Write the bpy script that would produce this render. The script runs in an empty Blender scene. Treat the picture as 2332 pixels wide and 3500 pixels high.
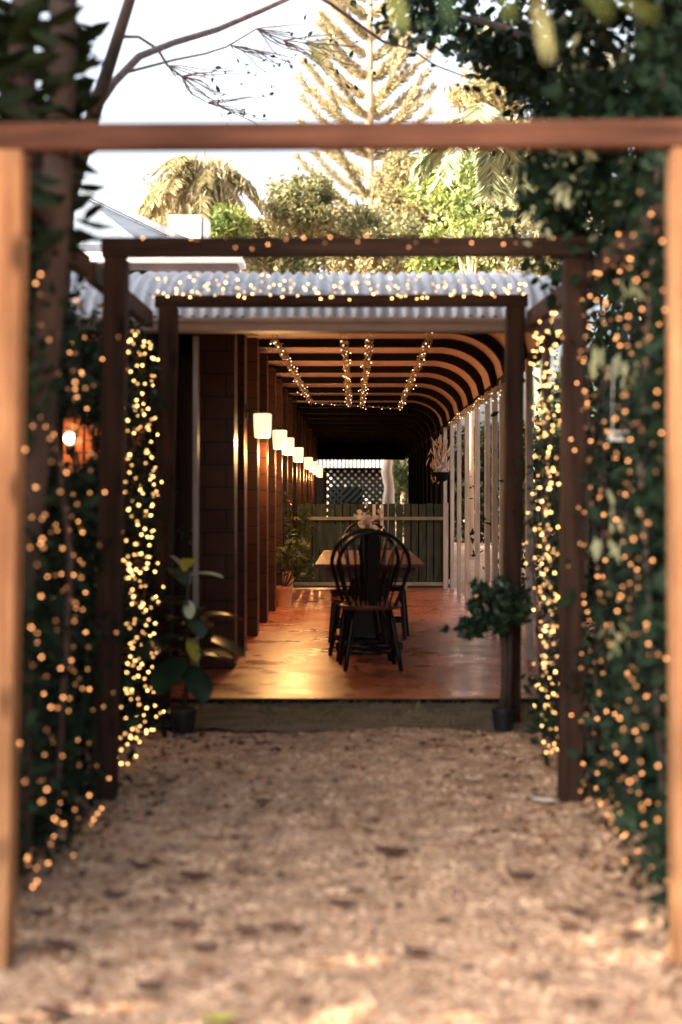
import bpy, math, random
import numpy as np
from mathutils import Vector, Matrix
R = math.radians
PI = math.pi
sc = bpy.context.scene
C = sc.collection

# ------------------------------------------------------------------ camera
CH = 1.32                      # lens height above the gravel at the first frame
cd = bpy.data.cameras.new('camera'); cam = bpy.data.objects.new('camera', cd); C.objects.link(cam)
cam.location = (0, 0, CH); cam.rotation_euler = (R(90), 0, 0)
cd.sensor_fit = 'VERTICAL'; cd.sensor_height = 36; cd.sensor_width = 24; cd.lens = 50
cd.shift_x = -0.0123; cd.shift_y = -0.01126
cd.clip_start = 0.05; cd.clip_end = 500
cd.dof.use_dof = True; cd.dof.focus_distance = 17; cd.dof.aperture_fstop = 1.35
sc.camera = cam
F = 3268.0
def P(px, py, d):              # a point d metres ahead, measured off the photograph
    return Vector(((px - 813) / F * d, d, CH + (1150 - py) / F * d))

# ------------------------------------------------------------------ world, sun, exposure
SUN_EL, SUN_AZ = 27.0, 240.0   # azimuth the sun stands at, clockwise from +Y
w = bpy.data.worlds.new('World'); sc.world = w; w.use_nodes = True
nt = w.node_tree; bg = nt.nodes['Background']
sky = nt.nodes.new('ShaderNodeTexSky'); sky.sky_type = 'NISHITA'; sky.sun_disc = False
sky.sun_elevation = R(SUN_EL); sky.sun_rotation = R(SUN_AZ); sky.air_density = 1.0; sky.dust_density = 8.0; sky.ozone_density = 0.5
hs = nt.nodes.new('ShaderNodeHueSaturation'); hs.inputs['Saturation'].default_value = .45      # thin milky cloud
nt.links.new(sky.outputs[0], hs.inputs['Color']); nt.links.new(hs.outputs[0], bg.inputs[0]); bg.inputs[1].default_value = 0.15
sd = bpy.data.lights.new('sun', 'SUN'); sd.energy = 4.6; sd.angle = R(0.5); sd.color = (1, .84, .62)
sun = bpy.data.objects.new('sun', sd); C.objects.link(sun)
az, el = R(SUN_AZ), R(SUN_EL)
tosun = Vector((math.sin(az) * math.cos(el), math.cos(az) * math.cos(el), math.sin(el)))
sun.rotation_euler = tosun.to_track_quat('Z', 'Y').to_euler()
sun.location = tosun * 40
sc.view_settings.view_transform = 'Standard'; sc.view_settings.look = 'None'
sc.view_settings.gamma = 1; sc.view_settings.exposure = 2.4
sc.cycles.use_denoising = True
sc.cycles.max_bounces = 6; sc.cycles.transparent_max_bounces = 4
sc.cycles.sample_clamp_indirect = 4.0

# ------------------------------------------------------------------ materials
def mat(name, base, rough=.7, base2=None, scale=6, detail=6, stretch=(1, 1, 1), metallic=0, bump=0, bscale=None, contrast=(.35, .65), emit=None, estr=0, trans=0, spec=.5, coords='Object', coat=0):
    m = bpy.data.materials.new(name); m.use_nodes = True
    n = m.node_tree.nodes; l = m.node_tree.links; b = n['Principled BSDF']
    b.inputs['Base Color'].default_value = (*base, 1); b.inputs['Roughness'].default_value = rough
    b.inputs['Metallic'].default_value = metallic; b.inputs['Specular IOR Level'].default_value = spec
    b.inputs['Coat Weight'].default_value = coat
    tc = n.new('ShaderNodeTexCoord'); mp = n.new('ShaderNodeMapping'); mp.inputs['Scale'].default_value = stretch
    l.new(tc.outputs[coords], mp.inputs[0])
    if base2 is not None:
        no = n.new('ShaderNodeTexNoise'); no.inputs['Scale'].default_value = scale; no.inputs['Detail'].default_value = detail
        l.new(mp.outputs[0], no.inputs[0])
        mr = n.new('ShaderNodeMapRange'); mr.inputs[1].default_value, mr.inputs[2].default_value = contrast
        l.new(no.outputs[0], mr.inputs[0])
        mx = n.new('ShaderNodeMix'); mx.data_type = 'RGBA'
        mx.inputs[6].default_value = (*base, 1); mx.inputs[7].default_value = (*base2, 1)
        l.new(mr.outputs[0], mx.inputs[0]); l.new(mx.outputs[2], b.inputs['Base Color'])
    if bump:
        nb = n.new('ShaderNodeTexNoise'); nb.inputs['Scale'].default_value = bscale or scale * 3; nb.inputs['Detail'].default_value = 5
        l.new(mp.outputs[0], nb.inputs[0])
        bp = n.new('ShaderNodeBump'); bp.inputs['Strength'].default_value = bump; bp.inputs['Distance'].default_value = .01
        l.new(nb.outputs[0], bp.inputs['Height']); l.new(bp.outputs[0], b.inputs['Normal'])
    if emit:
        b.inputs['Emission Color'].default_value = (*emit, 1); b.inputs['Emission Strength'].default_value = estr
    if trans:
        out = n['Material Output']; tr = n.new('ShaderNodeBsdfTranslucent'); ms = n.new('ShaderNodeMixShader')
        ms.inputs[0].default_value = trans
        if base2 is not None: l.new(mx.outputs[2], tr.inputs[0])
        else: tr.inputs[0].default_value = (*base, 1)
        l.new(b.outputs[0], ms.inputs[1]); l.new(tr.outputs[0], ms.inputs[2]); l.new(ms.outputs[0], out.inputs[0])
    return m

def wood(name, a, b_, rough=.75):
    """timber: long grain streaks along local Z plus knots"""
    m = bpy.data.materials.new(name); m.use_nodes = True
    n = m.node_tree.nodes; l = m.node_tree.links; b = n['Principled BSDF']; b.inputs['Roughness'].default_value = rough
    b.inputs['Specular IOR Level'].default_value = .12
    tc = n.new('ShaderNodeTexCoord'); mp = n.new('ShaderNodeMapping'); mp.inputs['Scale'].default_value = (14, 14, .9)
    l.new(tc.outputs['Object'], mp.inputs[0])
    no = n.new('ShaderNodeTexNoise'); no.inputs['Scale'].default_value = 1.6; no.inputs['Detail'].default_value = 7; no.inputs['Distortion'].default_value = .6
    l.new(mp.outputs[0], no.inputs[0])
    n2 = n.new('ShaderNodeTexNoise'); n2.inputs['Scale'].default_value = 2.2; n2.inputs['Detail'].default_value = 3
    l.new(tc.outputs['Object'], n2.inputs[0])
    vo = n.new('ShaderNodeTexVoronoi'); vo.inputs['Scale'].default_value = 2.6
    mp2 = n.new('ShaderNodeMapping'); mp2.inputs['Scale'].default_value = (2.5, 2.5, 1.1)
    l.new(tc.outputs['Object'], mp2.inputs[0]); l.new(mp2.outputs[0], vo.inputs[0])
    mr = n.new('ShaderNodeMapRange'); mr.inputs[1].default_value = .08; mr.inputs[2].default_value = .2; mr.inputs[3].default_value = .35; mr.inputs[4].default_value = 1
    l.new(vo.outputs['Distance'], mr.inputs[0])
    cr = n.new('ShaderNodeMapRange'); cr.inputs[1].default_value = .32; cr.inputs[2].default_value = .68
    l.new(no.outputs[0], cr.inputs[0])
    mx = n.new('ShaderNodeMix'); mx.data_type = 'RGBA'; mx.inputs[6].default_value = (*a, 1); mx.inputs[7].default_value = (*b_, 1)
    l.new(cr.outputs[0], mx.inputs[0])
    m2 = n.new('ShaderNodeMix'); m2.data_type = 'RGBA'; m2.blend_type = 'MULTIPLY'; m2.inputs[0].default_value = 1
    l.new(mx.outputs[2], m2.inputs[6])
    c2 = n.new('ShaderNodeMapRange'); c2.inputs[1].default_value = .3; c2.inputs[2].default_value = .7; c2.inputs[3].default_value = .55; c2.inputs[4].default_value = 1.15
    l.new(n2.outputs[0], c2.inputs[0])
    mm = n.new('ShaderNodeMath'); mm.operation = 'MULTIPLY'; l.new(c2.outputs[0], mm.inputs[0]); l.new(mr.outputs[0], mm.inputs[1])
    cc = n.new('ShaderNodeCombineColor')
    for i in range(3): l.new(mm.outputs[0], cc.inputs[i])
    l.new(cc.outputs[0], m2.inputs[7]); l.new(m2.outputs[2], b.inputs['Base Color'])
    bp = n.new('ShaderNodeBump'); bp.inputs['Strength'].default_value = .35; bp.inputs['Distance'].default_value = .004
    l.new(no.outputs[0], bp.inputs['Height']); l.new(bp.outputs[0], b.inputs['Normal'])
    return m

def brick(name, c1, c2, mortar, bw, bh, ms=.01, rough=.85, bump=.6, axis='XZ'):
    m = bpy.data.materials.new(name); m.use_nodes = True
    n = m.node_tree.nodes; l = m.node_tree.links; b = n['Principled BSDF']; b.inputs['Roughness'].default_value = rough; b.inputs['Specular IOR Level'].default_value = .15
    tc = n.new('ShaderNodeTexCoord'); sp = n.new('ShaderNodeSeparateXYZ'); cb = n.new('ShaderNodeCombineXYZ'); ad = n.new('ShaderNodeMath')
    ad.operation = 'ADD'
    l.new(tc.outputs['Object'], sp.inputs[0]); l.new(sp.outputs[0], ad.inputs[0]); l.new(sp.outputs[1], ad.inputs[1])
    l.new(ad.outputs[0], cb.inputs[0]); l.new(sp.outputs[2], cb.inputs[1])
    br = n.new('ShaderNodeTexBrick'); br.inputs['Scale'].default_value = 1
    br.inputs['Brick Width'].default_value = bw; br.inputs['Row Height'].default_value = bh; br.inputs['Mortar Size'].default_value = ms
    br.inputs['Color1'].default_value = (*c1, 1); br.inputs['Color2'].default_value = (*c2, 1); br.inputs['Mortar'].default_value = (*mortar, 1)
    l.new(cb.outputs[0], br.inputs[0])
    no = n.new('ShaderNodeTexNoise'); no.inputs['Scale'].default_value = 9; no.inputs['Detail'].default_value = 6; l.new(tc.outputs['Object'], no.inputs[0])
    mr = n.new('ShaderNodeMapRange'); mr.inputs[3].default_value = .55; mr.inputs[4].default_value = 1.4; l.new(no.outputs[0], mr.inputs[0])
    mx = n.new('ShaderNodeMix'); mx.data_type = 'RGBA'; mx.blend_type = 'MULTIPLY'; mx.inputs[0].default_value = 1
    cc = n.new('ShaderNodeCombineColor')
    for i in range(3): l.new(mr.outputs[0], cc.inputs[i])
    l.new(br.outputs[0], mx.inputs[6]); l.new(cc.outputs[0], mx.inputs[7]); l.new(mx.outputs[2], b.inputs['Base Color'])
    bp = n.new('ShaderNodeBump'); bp.inputs['Strength'].default_value = bump; bp.inputs['Distance'].default_value = .006; bp.invert = True
    l.new(br.outputs['Fac'], bp.inputs['Height']); l.new(bp.outputs[0], b.inputs['Normal'])
    return m

def gravel_mat():
    m = bpy.data.materials.new('gravel_ground'); m.use_nodes = True
    n = m.node_tree.nodes; l = m.node_tree.links; b = n['Principled BSDF']; b.inputs['Roughness'].default_value = .95; b.inputs['Specular IOR Level'].default_value = .15
    tc = n.new('ShaderNodeTexCoord')
    vo = n.new('ShaderNodeTexVoronoi'); vo.inputs['Scale'].default_value = 34; l.new(tc.outputs['Object'], vo.inputs[0])
    v2 = n.new('ShaderNodeTexNoise'); v2.inputs['Scale'].default_value = 22; v2.inputs['Detail'].default_value = 8; v2.inputs['Roughness'].default_value = .7; l.new(tc.outputs['Object'], v2.inputs[0])
    v3 = n.new('ShaderNodeTexNoise'); v3.inputs['Scale'].default_value = .7; v3.inputs['Detail'].default_value = 3; l.new(tc.outputs['Object'], v3.inputs[0])
    sp = n.new('ShaderNodeSeparateColor'); l.new(vo.outputs['Color'], sp.inputs[0])
    r = n.new('ShaderNodeValToRGB'); e = r.color_ramp.elements
    e[0].position = 0; e[0].color = (.10, .05, .034, 1); e[1].position = 1; e[1].color = (.66, .445, .30, 1)
    for p, c in ((.3, (.25, .13, .078, 1)), (.55, (.43, .25, .148, 1))):
        k = e.new(p); k.color = c
    ma = n.new('ShaderNodeMath'); ma.operation = 'MULTIPLY_ADD'; ma.inputs[1].default_value = .45
    l.new(sp.outputs[0], ma.inputs[0])
    mb = n.new('ShaderNodeMapRange'); mb.inputs[1].default_value = .30; mb.inputs[2].default_value = .68; mb.inputs[3].default_value = .06; mb.inputs[4].default_value = .68
    l.new(v2.outputs[0], mb.inputs[0]); l.new(mb.outputs[0], ma.inputs[2]); l.new(ma.outputs[0], r.inputs[0])
    mr = n.new('ShaderNodeMapRange'); mr.inputs[1].default_value = .35; mr.inputs[2].default_value = .65; mr.inputs[3].default_value = .75; mr.inputs[4].default_value = 1.15; l.new(v3.outputs[0], mr.inputs[0])
    cc = n.new('ShaderNodeCombineColor')
    for i in range(3): l.new(mr.outputs[0], cc.inputs[i])
    mx = n.new('ShaderNodeMix'); mx.data_type = 'RGBA'; mx.blend_type = 'MULTIPLY'; mx.inputs[0].default_value = 1
    l.new(r.outputs[0], mx.inputs[6]); l.new(cc.outputs[0], mx.inputs[7]); l.new(mx.outputs[2], b.inputs['Base Color'])
    bp = n.new('ShaderNodeBump'); bp.inputs['Strength'].default_value = 1; bp.inputs['Distance'].default_value = .012
    l.new(vo.outputs['Distance'], bp.inputs['Height']); l.new(bp.outputs[0], b.inputs['Normal'])
    return m

M = {}
M['gravel'] = gravel_mat()
M['chip'] = mat('gravel_chips', (.14, .075, .05), .95, (.74, .52, .36), scale=9, detail=2, contrast=(.3, .7), spec=.15)
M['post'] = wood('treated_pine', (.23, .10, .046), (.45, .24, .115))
M['shadedpost'] = wood('shaded_timber', (.018, .010, .007), (.055, .028, .018))  # canopy shade on the middle and rear frames put into darker timber
M['beam'] = wood('shaded_brown_beam', (.050, .021, .014), (.135, .058, .034))  # shade on the near crossbeam put into its timber colour
M['rail'] = wood('rail_pine', (.05, .024, .017), (.13, .065, .042))
M['floor'] = None
M['moss'] = mat('mossy_edge', (.075, .058, .032), .95, (.19, .13, .085), scale=5, detail=8, bump=.8, bscale=40, stretch=(1, 3, 1))
M['roof'] = mat('corrugated_zinc', (.29, .29, .31), .45, (.45, .44, .46), scale=1.3, metallic=.25)
M['roofblue'] = mat('old_blue_grey_roof', (.075, .09, .115), .6, (.13, .15, .18), scale=1.5, stretch=(6, 1, 1))
M['roofdark'] = mat('roof_underside', (.09, .07, .07), .8, (.14, .1, .1), scale=3)
M['gutter'] = mat('cream_gutter', (.26, .19, .17), .5, (.34, .26, .22), scale=4)
M['lining'] = mat('pink_ceiling_sheet', (.46, .27, .235), .7, (.54, .33, .29), scale=4)
M['rafter'] = mat('dark_rafter', (.010, .006, .005), .85, (.018, .011, .009), scale=8, spec=.1)
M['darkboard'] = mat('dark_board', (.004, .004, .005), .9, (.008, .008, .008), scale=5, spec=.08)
M['white'] = mat('weathered_white_post', (.40, .375, .36), .7, (.62, .58, .55), scale=6, stretch=(4, 4, .6))
M['greyp'] = mat('grey_downpipe', (.2, .18, .19), .45, (.25, .22, .23), scale=5)
M['pier'] = brick('brown_block_pier', (.05, .018, .011), (.07, .026, .015), (.018, .010, .007), .3, .155, .006, rough=.4)
M['brickwall'] = brick('red_brick_wall', (.30, .11, .05), (.38, .15, .07), (.14, .09, .06), .23, .076, .009)
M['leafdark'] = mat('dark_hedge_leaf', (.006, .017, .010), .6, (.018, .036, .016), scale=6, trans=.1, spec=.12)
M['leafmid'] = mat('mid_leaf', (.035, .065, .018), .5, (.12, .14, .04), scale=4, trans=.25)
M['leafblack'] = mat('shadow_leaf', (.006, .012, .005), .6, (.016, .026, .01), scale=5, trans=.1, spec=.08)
M['leafgold'] = mat('golden_leaf', (.19, .17, .07), .6, (.38, .31, .16), scale=1.2, trans=.4)
M['leaflime'] = mat('lime_leaf', (.11, .16, .04), .55, (.28, .31, .08), scale=1, trans=.4)
M['leafolive'] = mat('olive_leaf', (.12, .13, .05), .55, (.26, .23, .11), scale=1, trans=.35)
M['needle'] = mat('pine_needles', (.32, .28, .16), .6, (.50, .44, .28), scale=1.5, trans=.35)
M['palefrond'] = mat('pale_frond', (.25, .3, .16), .5, (.5, .5, .3), scale=3, trans=.35)
M['barkdark'] = mat('dark_bark', (.022, .015, .012), .9, (.08, .048, .036), scale=5, stretch=(1, 1, .5), bump=.7, bscale=20)
M['barkpale'] = mat('pale_bark', (.4, .28, .17), .9, (.58, .44, .3), scale=3, stretch=(1, 1, .3))
M['twig'] = mat('twig', (.05, .03, .025), .8, (.12, .07, .06), scale=12)
M['wire'] = mat('black_wire', (.01, .01, .01), .6)
M['goldwire'] = mat('garland_tinsel', (.45, .36, .25), .4, (.6, .5, .36), scale=30, metallic=.3)
M['chair'] = mat('black_lacquer', (.002, .002, .003), .35, (.004, .004, .005), scale=8, spec=.28)
M['seatred'] = mat('dark_red_seat', (.10, .028, .022), .4, (.14, .04, .03), scale=6)
M['table'] = mat('red_brown_table', (.085, .024, .016), .5, (.14, .042, .027), scale=3, stretch=(8, .6, 8), bump=.1)
M['fence'] = mat('grey_green_picket', (.030, .046, .036), .85, (.072, .085, .066), scale=5, spec=.15, stretch=(3, 3, .7))
M['fencerail'] = mat('pale_green_rail', (.2, .2, .16), .7, (.34, .32, .26), scale=5)
M['pot'] = mat('black_plastic_pot', (.008, .012, .014), .4)
M['terra'] = mat('terracotta', (.52, .22, .10), .8, (.62, .30, .15), scale=9)
M['soil'] = mat('soil', (.03, .02, .014), .95)
M['leaffiddle'] = mat('glossy_fig_leaf', (.012, .03, .018), .3, (.03, .06, .03), scale=9, trans=.1)
M['leafpale'] = mat('young_fig_leaf', (.55, .64, .42), .4, (.7, .74, .56), scale=6, trans=.3)
M['leafyellow'] = mat('yellow_fig_leaf', (.38, .36, .04), .4, (.45, .45, .1), scale=6, trans=.3)
M['deadleaf'] = mat('brown_dead_leaf', (.035, .014, .010), .8, (.12, .05, .03), scale=14)
M['paleleaf'] = mat('bleached_dead_leaf', (.55, .45, .36), .7, (.62, .55, .45), scale=14)
M['lattice'] = mat('dark_lattice', (.004, .005, .005), .9, spec=.05)
M['palewall'] = mat('pale_wall', (.62, .6, .56), .8, (.7, .68, .65), scale=2)
M['canvas'] = mat('pale_peach_trunk', (.5, .38, .3), .9, (.68, .56, .46), scale=4, stretch=(2, 2, .6))
M['redwood'] = mat('red_shutter', (.14, .035, .025), .6, (.2, .06, .04), scale=5)
M['petal'] = mat('white_petal', (.75, .66, .6), .5, (.8, .75, .7), scale=20, trans=.3)
M['vase'] = mat('black_vase', (.01, .01, .012), .2)
M['bracket'] = mat('dark_bracket', (.02, .015, .012), .4, metallic=.6)
for k_, e_ in enumerate((.16, .5, 1.3)): M['bulb%d' % k_] = mat('amber_bulb', (.1, .05, .02), .4, emit=(1, .40, .14), estr=e_)
for k_, e_ in enumerate((.8, 1.8, 3.2)): M['bulbbright%d' % k_] = mat('warm_bulb', (.1, .05, .02), .4, emit=(1, .50, .17), estr=e_)
M['bulbclear'] = mat('garland_bulb', (.1, .05, .02), .4, emit=(1, .68, .40), estr=.8)
M['shade'] = mat('lit_glass_shade', (.7, .6, .45), .5, emit=(1, .66, .34), estr=.38)
M['globe'] = mat('lit_globe', (.7, .6, .45), .5, emit=(1, .75, .48), estr=2.5)
for k in ('bulb0', 'bulb1', 'bulb2', 'bulbbright0', 'bulbbright1', 'bulbbright2', 'bulbclear'): M[k].cycles.emission_sampling = 'NONE'

def floor_mat():
    m = mat('terracotta_concrete', (.36, .088, .032), .3, (.52, .165, .068), scale=1.6, detail=8, stretch=(1, 1, 1))
    n = m.node_tree.nodes; l = m.node_tree.links; b = n['Principled BSDF']
    tc = n.new('ShaderNodeTexCoord'); mp = n.new('ShaderNodeMapping'); mp.inputs['Scale'].default_value = (1.7, 1.5, 1); l.new(tc.outputs['Object'], mp.inputs[0])
    no = n.new('ShaderNodeTexNoise'); no.inputs['Scale'].default_value = 2.2; no.inputs['Detail'].default_value = 4; l.new(mp.outputs[0], no.inputs[0])
    bp = n.new('ShaderNodeBump'); bp.inputs['Strength'].default_value = .35; bp.inputs['Distance'].default_value = .01
    l.new(no.outputs[0], bp.inputs['Height']); l.new(bp.outputs[0], b.inputs['Normal'])
    mr = n.new('ShaderNodeMapRange'); mr.inputs[1].default_value = .35; mr.inputs[2].default_value = .65; mr.inputs[3].default_value = .23; mr.inputs[4].default_value = .42
    l.new(no.outputs[0], mr.inputs[0]); l.new(mr.outputs[0], b.inputs['Roughness'])
    return m
M['floor'] = floor_mat()

# ------------------------------------------------------------------ mesh helpers
class MB:
    def __init__(s): s.v = []; s.f = []
    def add(s, vs, fs):
        o = len(s.v); s.v += [tuple(v) for v in vs]; s.f += [tuple(i + o for i in f) for f in fs]; return s
    def box(s, x0, x1, y0, y1, z0, z1):
        v = [(x, y, z) for x in (x0, x1) for y in (y0, y1) for z in (z0, z1)]
        return s.add(v, [(0, 1, 3, 2), (4, 6, 7, 5), (0, 4, 5, 1), (2, 3, 7, 6), (0, 2, 6, 4), (1, 5, 7, 3)])
    def beam(s, a, b, wd, dp, up=(0, 1, 0), w2=None, d2=None):
        a, b = Vector(a), Vector(b); t = (b - a).normalized(); u = Vector(up); u = (u - t * u.dot(t)).normalized(); r = t.cross(u)
        w2 = w2 or wd; d2 = d2 or dp; v = []
        for p, w_, d_ in ((a, wd, dp), (b, w2, d2)):
            for sx, sy in ((-1, -1), (1, -1), (1, 1), (-1, 1)): v.append(p + r * sx * w_ / 2 + u * sy * d_ / 2)
        return s.add(v, [(0, 3, 2, 1), (4, 5, 6, 7), (0, 1, 5, 4), (1, 2, 6, 5), (2, 3, 7, 6), (3, 0, 4, 7)])
    def tube(s, pts, r, seg=8, closed=False, cap=True):
        pts = [Vector(p) for p in pts]; n = len(pts); rs = r if isinstance(r, (list, tuple)) else [r] * n
        ref = Vector((0, 0, 1)); v = []
        for i, p in enumerate(pts):
            t = (pts[min(i + 1, n - 1)] - pts[max(i - 1, 0)])
            t = t.normalized() if t.length > 1e-9 else Vector((0, 0, 1))
            if abs(t.dot(ref)) > .95: ref = Vector((1, 0, 0)) if abs(t.x) < .9 else Vector((0, 1, 0))
            a = (ref - t * ref.dot(t)).normalized(); b = t.cross(a); ref = a
            for k in range(seg):
                q = 2 * PI * k / seg; v.append(p + (a * math.cos(q) + b * math.sin(q)) * rs[i])
        f = [(i * seg + k, i * seg + (k + 1) % seg, (i + 1) * seg + (k + 1) % seg, (i + 1) * seg + k) for i in range(n - 1) for k in range(seg)]
        if cap: f += [tuple(range(seg - 1, -1, -1)), tuple((n - 1) * seg + k for k in range(seg))]
        return s.add(v, f)
    def lathe(s, prof, c=(0, 0, 0), seg=20, sx=1, sy=1):
        v = []
        for r, z in prof:
            for k in range(seg):
                q = 2 * PI * k / seg; v.append((c[0] + r * math.cos(q) * sx, c[1] + r * math.sin(q) * sy, c[2] + z))
        n = len(prof)
        f = [(i * seg + k, i * seg + (k + 1) % seg, (i + 1) * seg + (k + 1) % seg, (i + 1) * seg + k) for i in range(n - 1) for k in range(seg)]
        f += [tuple(range(seg - 1, -1, -1)), tuple((n - 1) * seg + k for k in range(seg))]
        return s.add(v, f)
    def build(s, name, m, parent=None, smooth=False, bevel=0):
        me = bpy.data.meshes.new(name); me.from_pydata(s.v, [], s.f); me.materials.append(m)
        if smooth:
            for p in me.polygons: p.use_smooth = True
        o = bpy.data.objects.new(name, me); C.objects.link(o)
        if parent:
            o.parent = parent; o.matrix_parent_inverse = Matrix.Translation(-parent.location) if parent.type == 'EMPTY' else Matrix()
            # parts are modelled in world space: bring them into the parent's frame
            o.matrix_parent_inverse = Matrix()
            off = world_off(parent)
            me.transform(Matrix.Translation(-off))
        if bevel:
            b = o.modifiers.new('bevel', 'BEVEL'); b.width = bevel; b.segments = 2
        return o
def world_off(p):
    off = Vector((0, 0, 0))
    while p: off += p.location; p = p.parent
    return off
def tag(o, label=None, cat=None, group=None, kind=None):
    if label: o['label'] = label
    if cat: o['category'] = cat
    if group: o['group'] = group
    if kind: o['kind'] = kind
    return o
def thing(name, loc, label, cat, group=None):
    o = bpy.data.objects.new(name, None); C.objects.link(o); o.location = loc; o.empty_display_size = .1
    return tag(o, label, cat, group)
def children(o): return [c for c in C.objects if c.parent == o]
def copy_tree(o, parent=None):
    c = o.copy(); C.objects.link(c); c.parent = parent
    for ch in children(o): copy_tree(ch, c)
    return c

def leaves(name, m, pts, size, parent=None, aspect=.45, rng=None, droop=0., dirs=None, jit=1.0, roundish=False, vary=.45):
    """one mesh of many small folded leaves centred on pts (N,3)"""
    rng = rng or np.random.default_rng(1)
    pts = np.asarray(pts, float); n = len(pts)
    if dirs is None: d = rng.normal(size=(n, 3))
    else: d = np.asarray(dirs, float) + rng.normal(size=(n, 3)) * .35 * jit
    d[:, 2] -= droop; d /= np.linalg.norm(d, axis=1)[:, None] + 1e-9
    r = rng.normal(size=(n, 3)); s = np.cross(d, r); s /= np.linalg.norm(s, axis=1)[:, None] + 1e-9
    nn = np.cross(d, s)
    L = size * (1 + vary * rng.uniform(-1, 1, n))[:, None]; W = L * aspect
    base = pts - d * L * .5
    prof = ((0, 0, 0), (.30, .42, .06), (.62, .46, .07), (1, 0, -.05), (.62, -.46, .07), (.30, -.42, .06))
    if roundish: prof = ((0, 0, 0), (.22, .5, .05), (.75, .5, .05), (1, .0, 0), (.75, -.5, .05), (.22, -.5, .05))
    V = np.stack([base + d * L * a + s * W * b + nn * L * c for a, b, c in prof], 1).reshape(-1, 3)
    off = world_off(parent) if parent else Vector((0, 0, 0)); V -= np.array(off)
    i0 = (np.arange(n) * 6)[:, None]
    Fc = np.concatenate([i0 + np.array([[0, 1, 2, 3]]), i0 + np.array([[0, 3, 4, 5]])], 1).reshape(-1)
    me = bpy.data.meshes.new(name); me.vertices.add(len(V)); me.vertices.foreach_set('co', V.astype('f').ravel())
    me.loops.add(len(Fc)); me.loops.foreach_set('vertex_index', Fc.astype('i')); me.polygons.add(2 * n)
    me.polygons.foreach_set('loop_start', np.arange(0, 8 * n, 4, dtype='i'))
    me.update(calc_edges=True); me.materials.append(m)
    o = bpy.data.objects.new(name, me); C.objects.link(o)
    if parent: o.parent = parent
    return o
def clumps(rng, lo, hi, nclump, per, sig):
    """points gathered in clumps inside a box: gaps and dense places"""
    c = rng.uniform(lo, hi, (nclump, 3)); k = rng.integers(0, nclump, nclump * per)
    return c[k] + rng.normal(size=(nclump * per, 3)) * sig

def icos(r):
    t = (1 + 5 ** .5) / 2
    v = [(-1, t, 0), (1, t, 0), (-1, -t, 0), (1, -t, 0), (0, -1, t), (0, 1, t), (0, -1, -t), (0, 1, -t), (t, 0, -1), (t, 0, 1), (-t, 0, -1), (-t, 0, 1)]
    s = r / math.sqrt(1 + t * t)
    f = [(0, 11, 5), (0, 5, 1), (0, 1, 7), (0, 7, 10), (0, 10, 11), (1, 5, 9), (5, 11, 4), (11, 10, 2), (10, 7, 6), (7, 1, 8), (3, 9, 4), (3, 4, 2), (3, 2, 6), (3, 6, 8), (3, 8, 9), (4, 9, 5), (2, 4, 11), (6, 2, 10), (8, 6, 7), (9, 8, 1)]
    return [(a * s, b * s, c * s) for a, b, c in v], f
def bulb_mesh(name, m, r):
    v, f = icos(r); me = bpy.data.meshes.new(name); me.from_pydata(v, [], f); me.materials.append(m)
    for p in me.polygons: p.use_smooth = True
    return me
BULB = {'near': [bulb_mesh('bulb_amber', M['bulb%d' % k], .0048) for k in range(3)], 'far': [bulb_mesh('bulb_warm', M['bulbbright%d' % k], .0052) for k in range(3)], 'clear': [bulb_mesh('bulb_clear', M['bulbclear'], .006)]}
def bulb(pos, parent, kind):
    o = bpy.data.objects.new('bulb', rnd.choice(BULB[kind])); C.objects.link(o); o.parent = parent; o.location = Vector(pos) - world_off(parent); return o

rnd = random.Random(7)
ORD = 'first second third fourth fifth sixth seventh eighth ninth tenth eleventh twelfth thirteenth fourteenth fifteenth sixteenth seventeenth eighteenth nineteenth twentieth'.split()
ORD += ['twenty-' + o for o in ORD[:9]] + ['thirtieth', 'thirty-first', 'thirty-second']
RG = np.random.default_rng(11)

# ------------------------------------------------------------------ ground
def gz(y): return .02 * (max(-12, min(8, y)) - 4.05)
def sheet(name, xs, ys, zf, m):
    b = MB(); nx = len(xs)
    for y in ys:
        for x in xs: b.v.append((x, y, zf(x, y)))
    b.f = [(j * nx + i, j * nx + i + 1, (j + 1) * nx + i + 1, (j + 1) * nx + i) for j in range(len(ys) - 1) for i in range(nx - 1)]
    return b.build(name, m, smooth=True)
xs = [-160, -60, -20, -8] + [-4 + .25 * i for i in range(33)] + [8, 20, 60, 160]
ys = [-60, -20, -6] + [-2 + .25 * i for i in range(41)] + [9, 12, 20, 40, 80, 260]
def ground_z(x, y):
    q = .008 * math.sin(x * 3.1 + y * 1.7) + .006 * math.sin(y * 4.3 - x * 2.2) + .03 * max(0, abs(x + .1) - .85) if abs(x) < 4 and -2 < y < 8 else .0
    return gz(y) + q
tag(sheet('ground', xs, ys, ground_z, M['gravel']), kind='structure')

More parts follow.
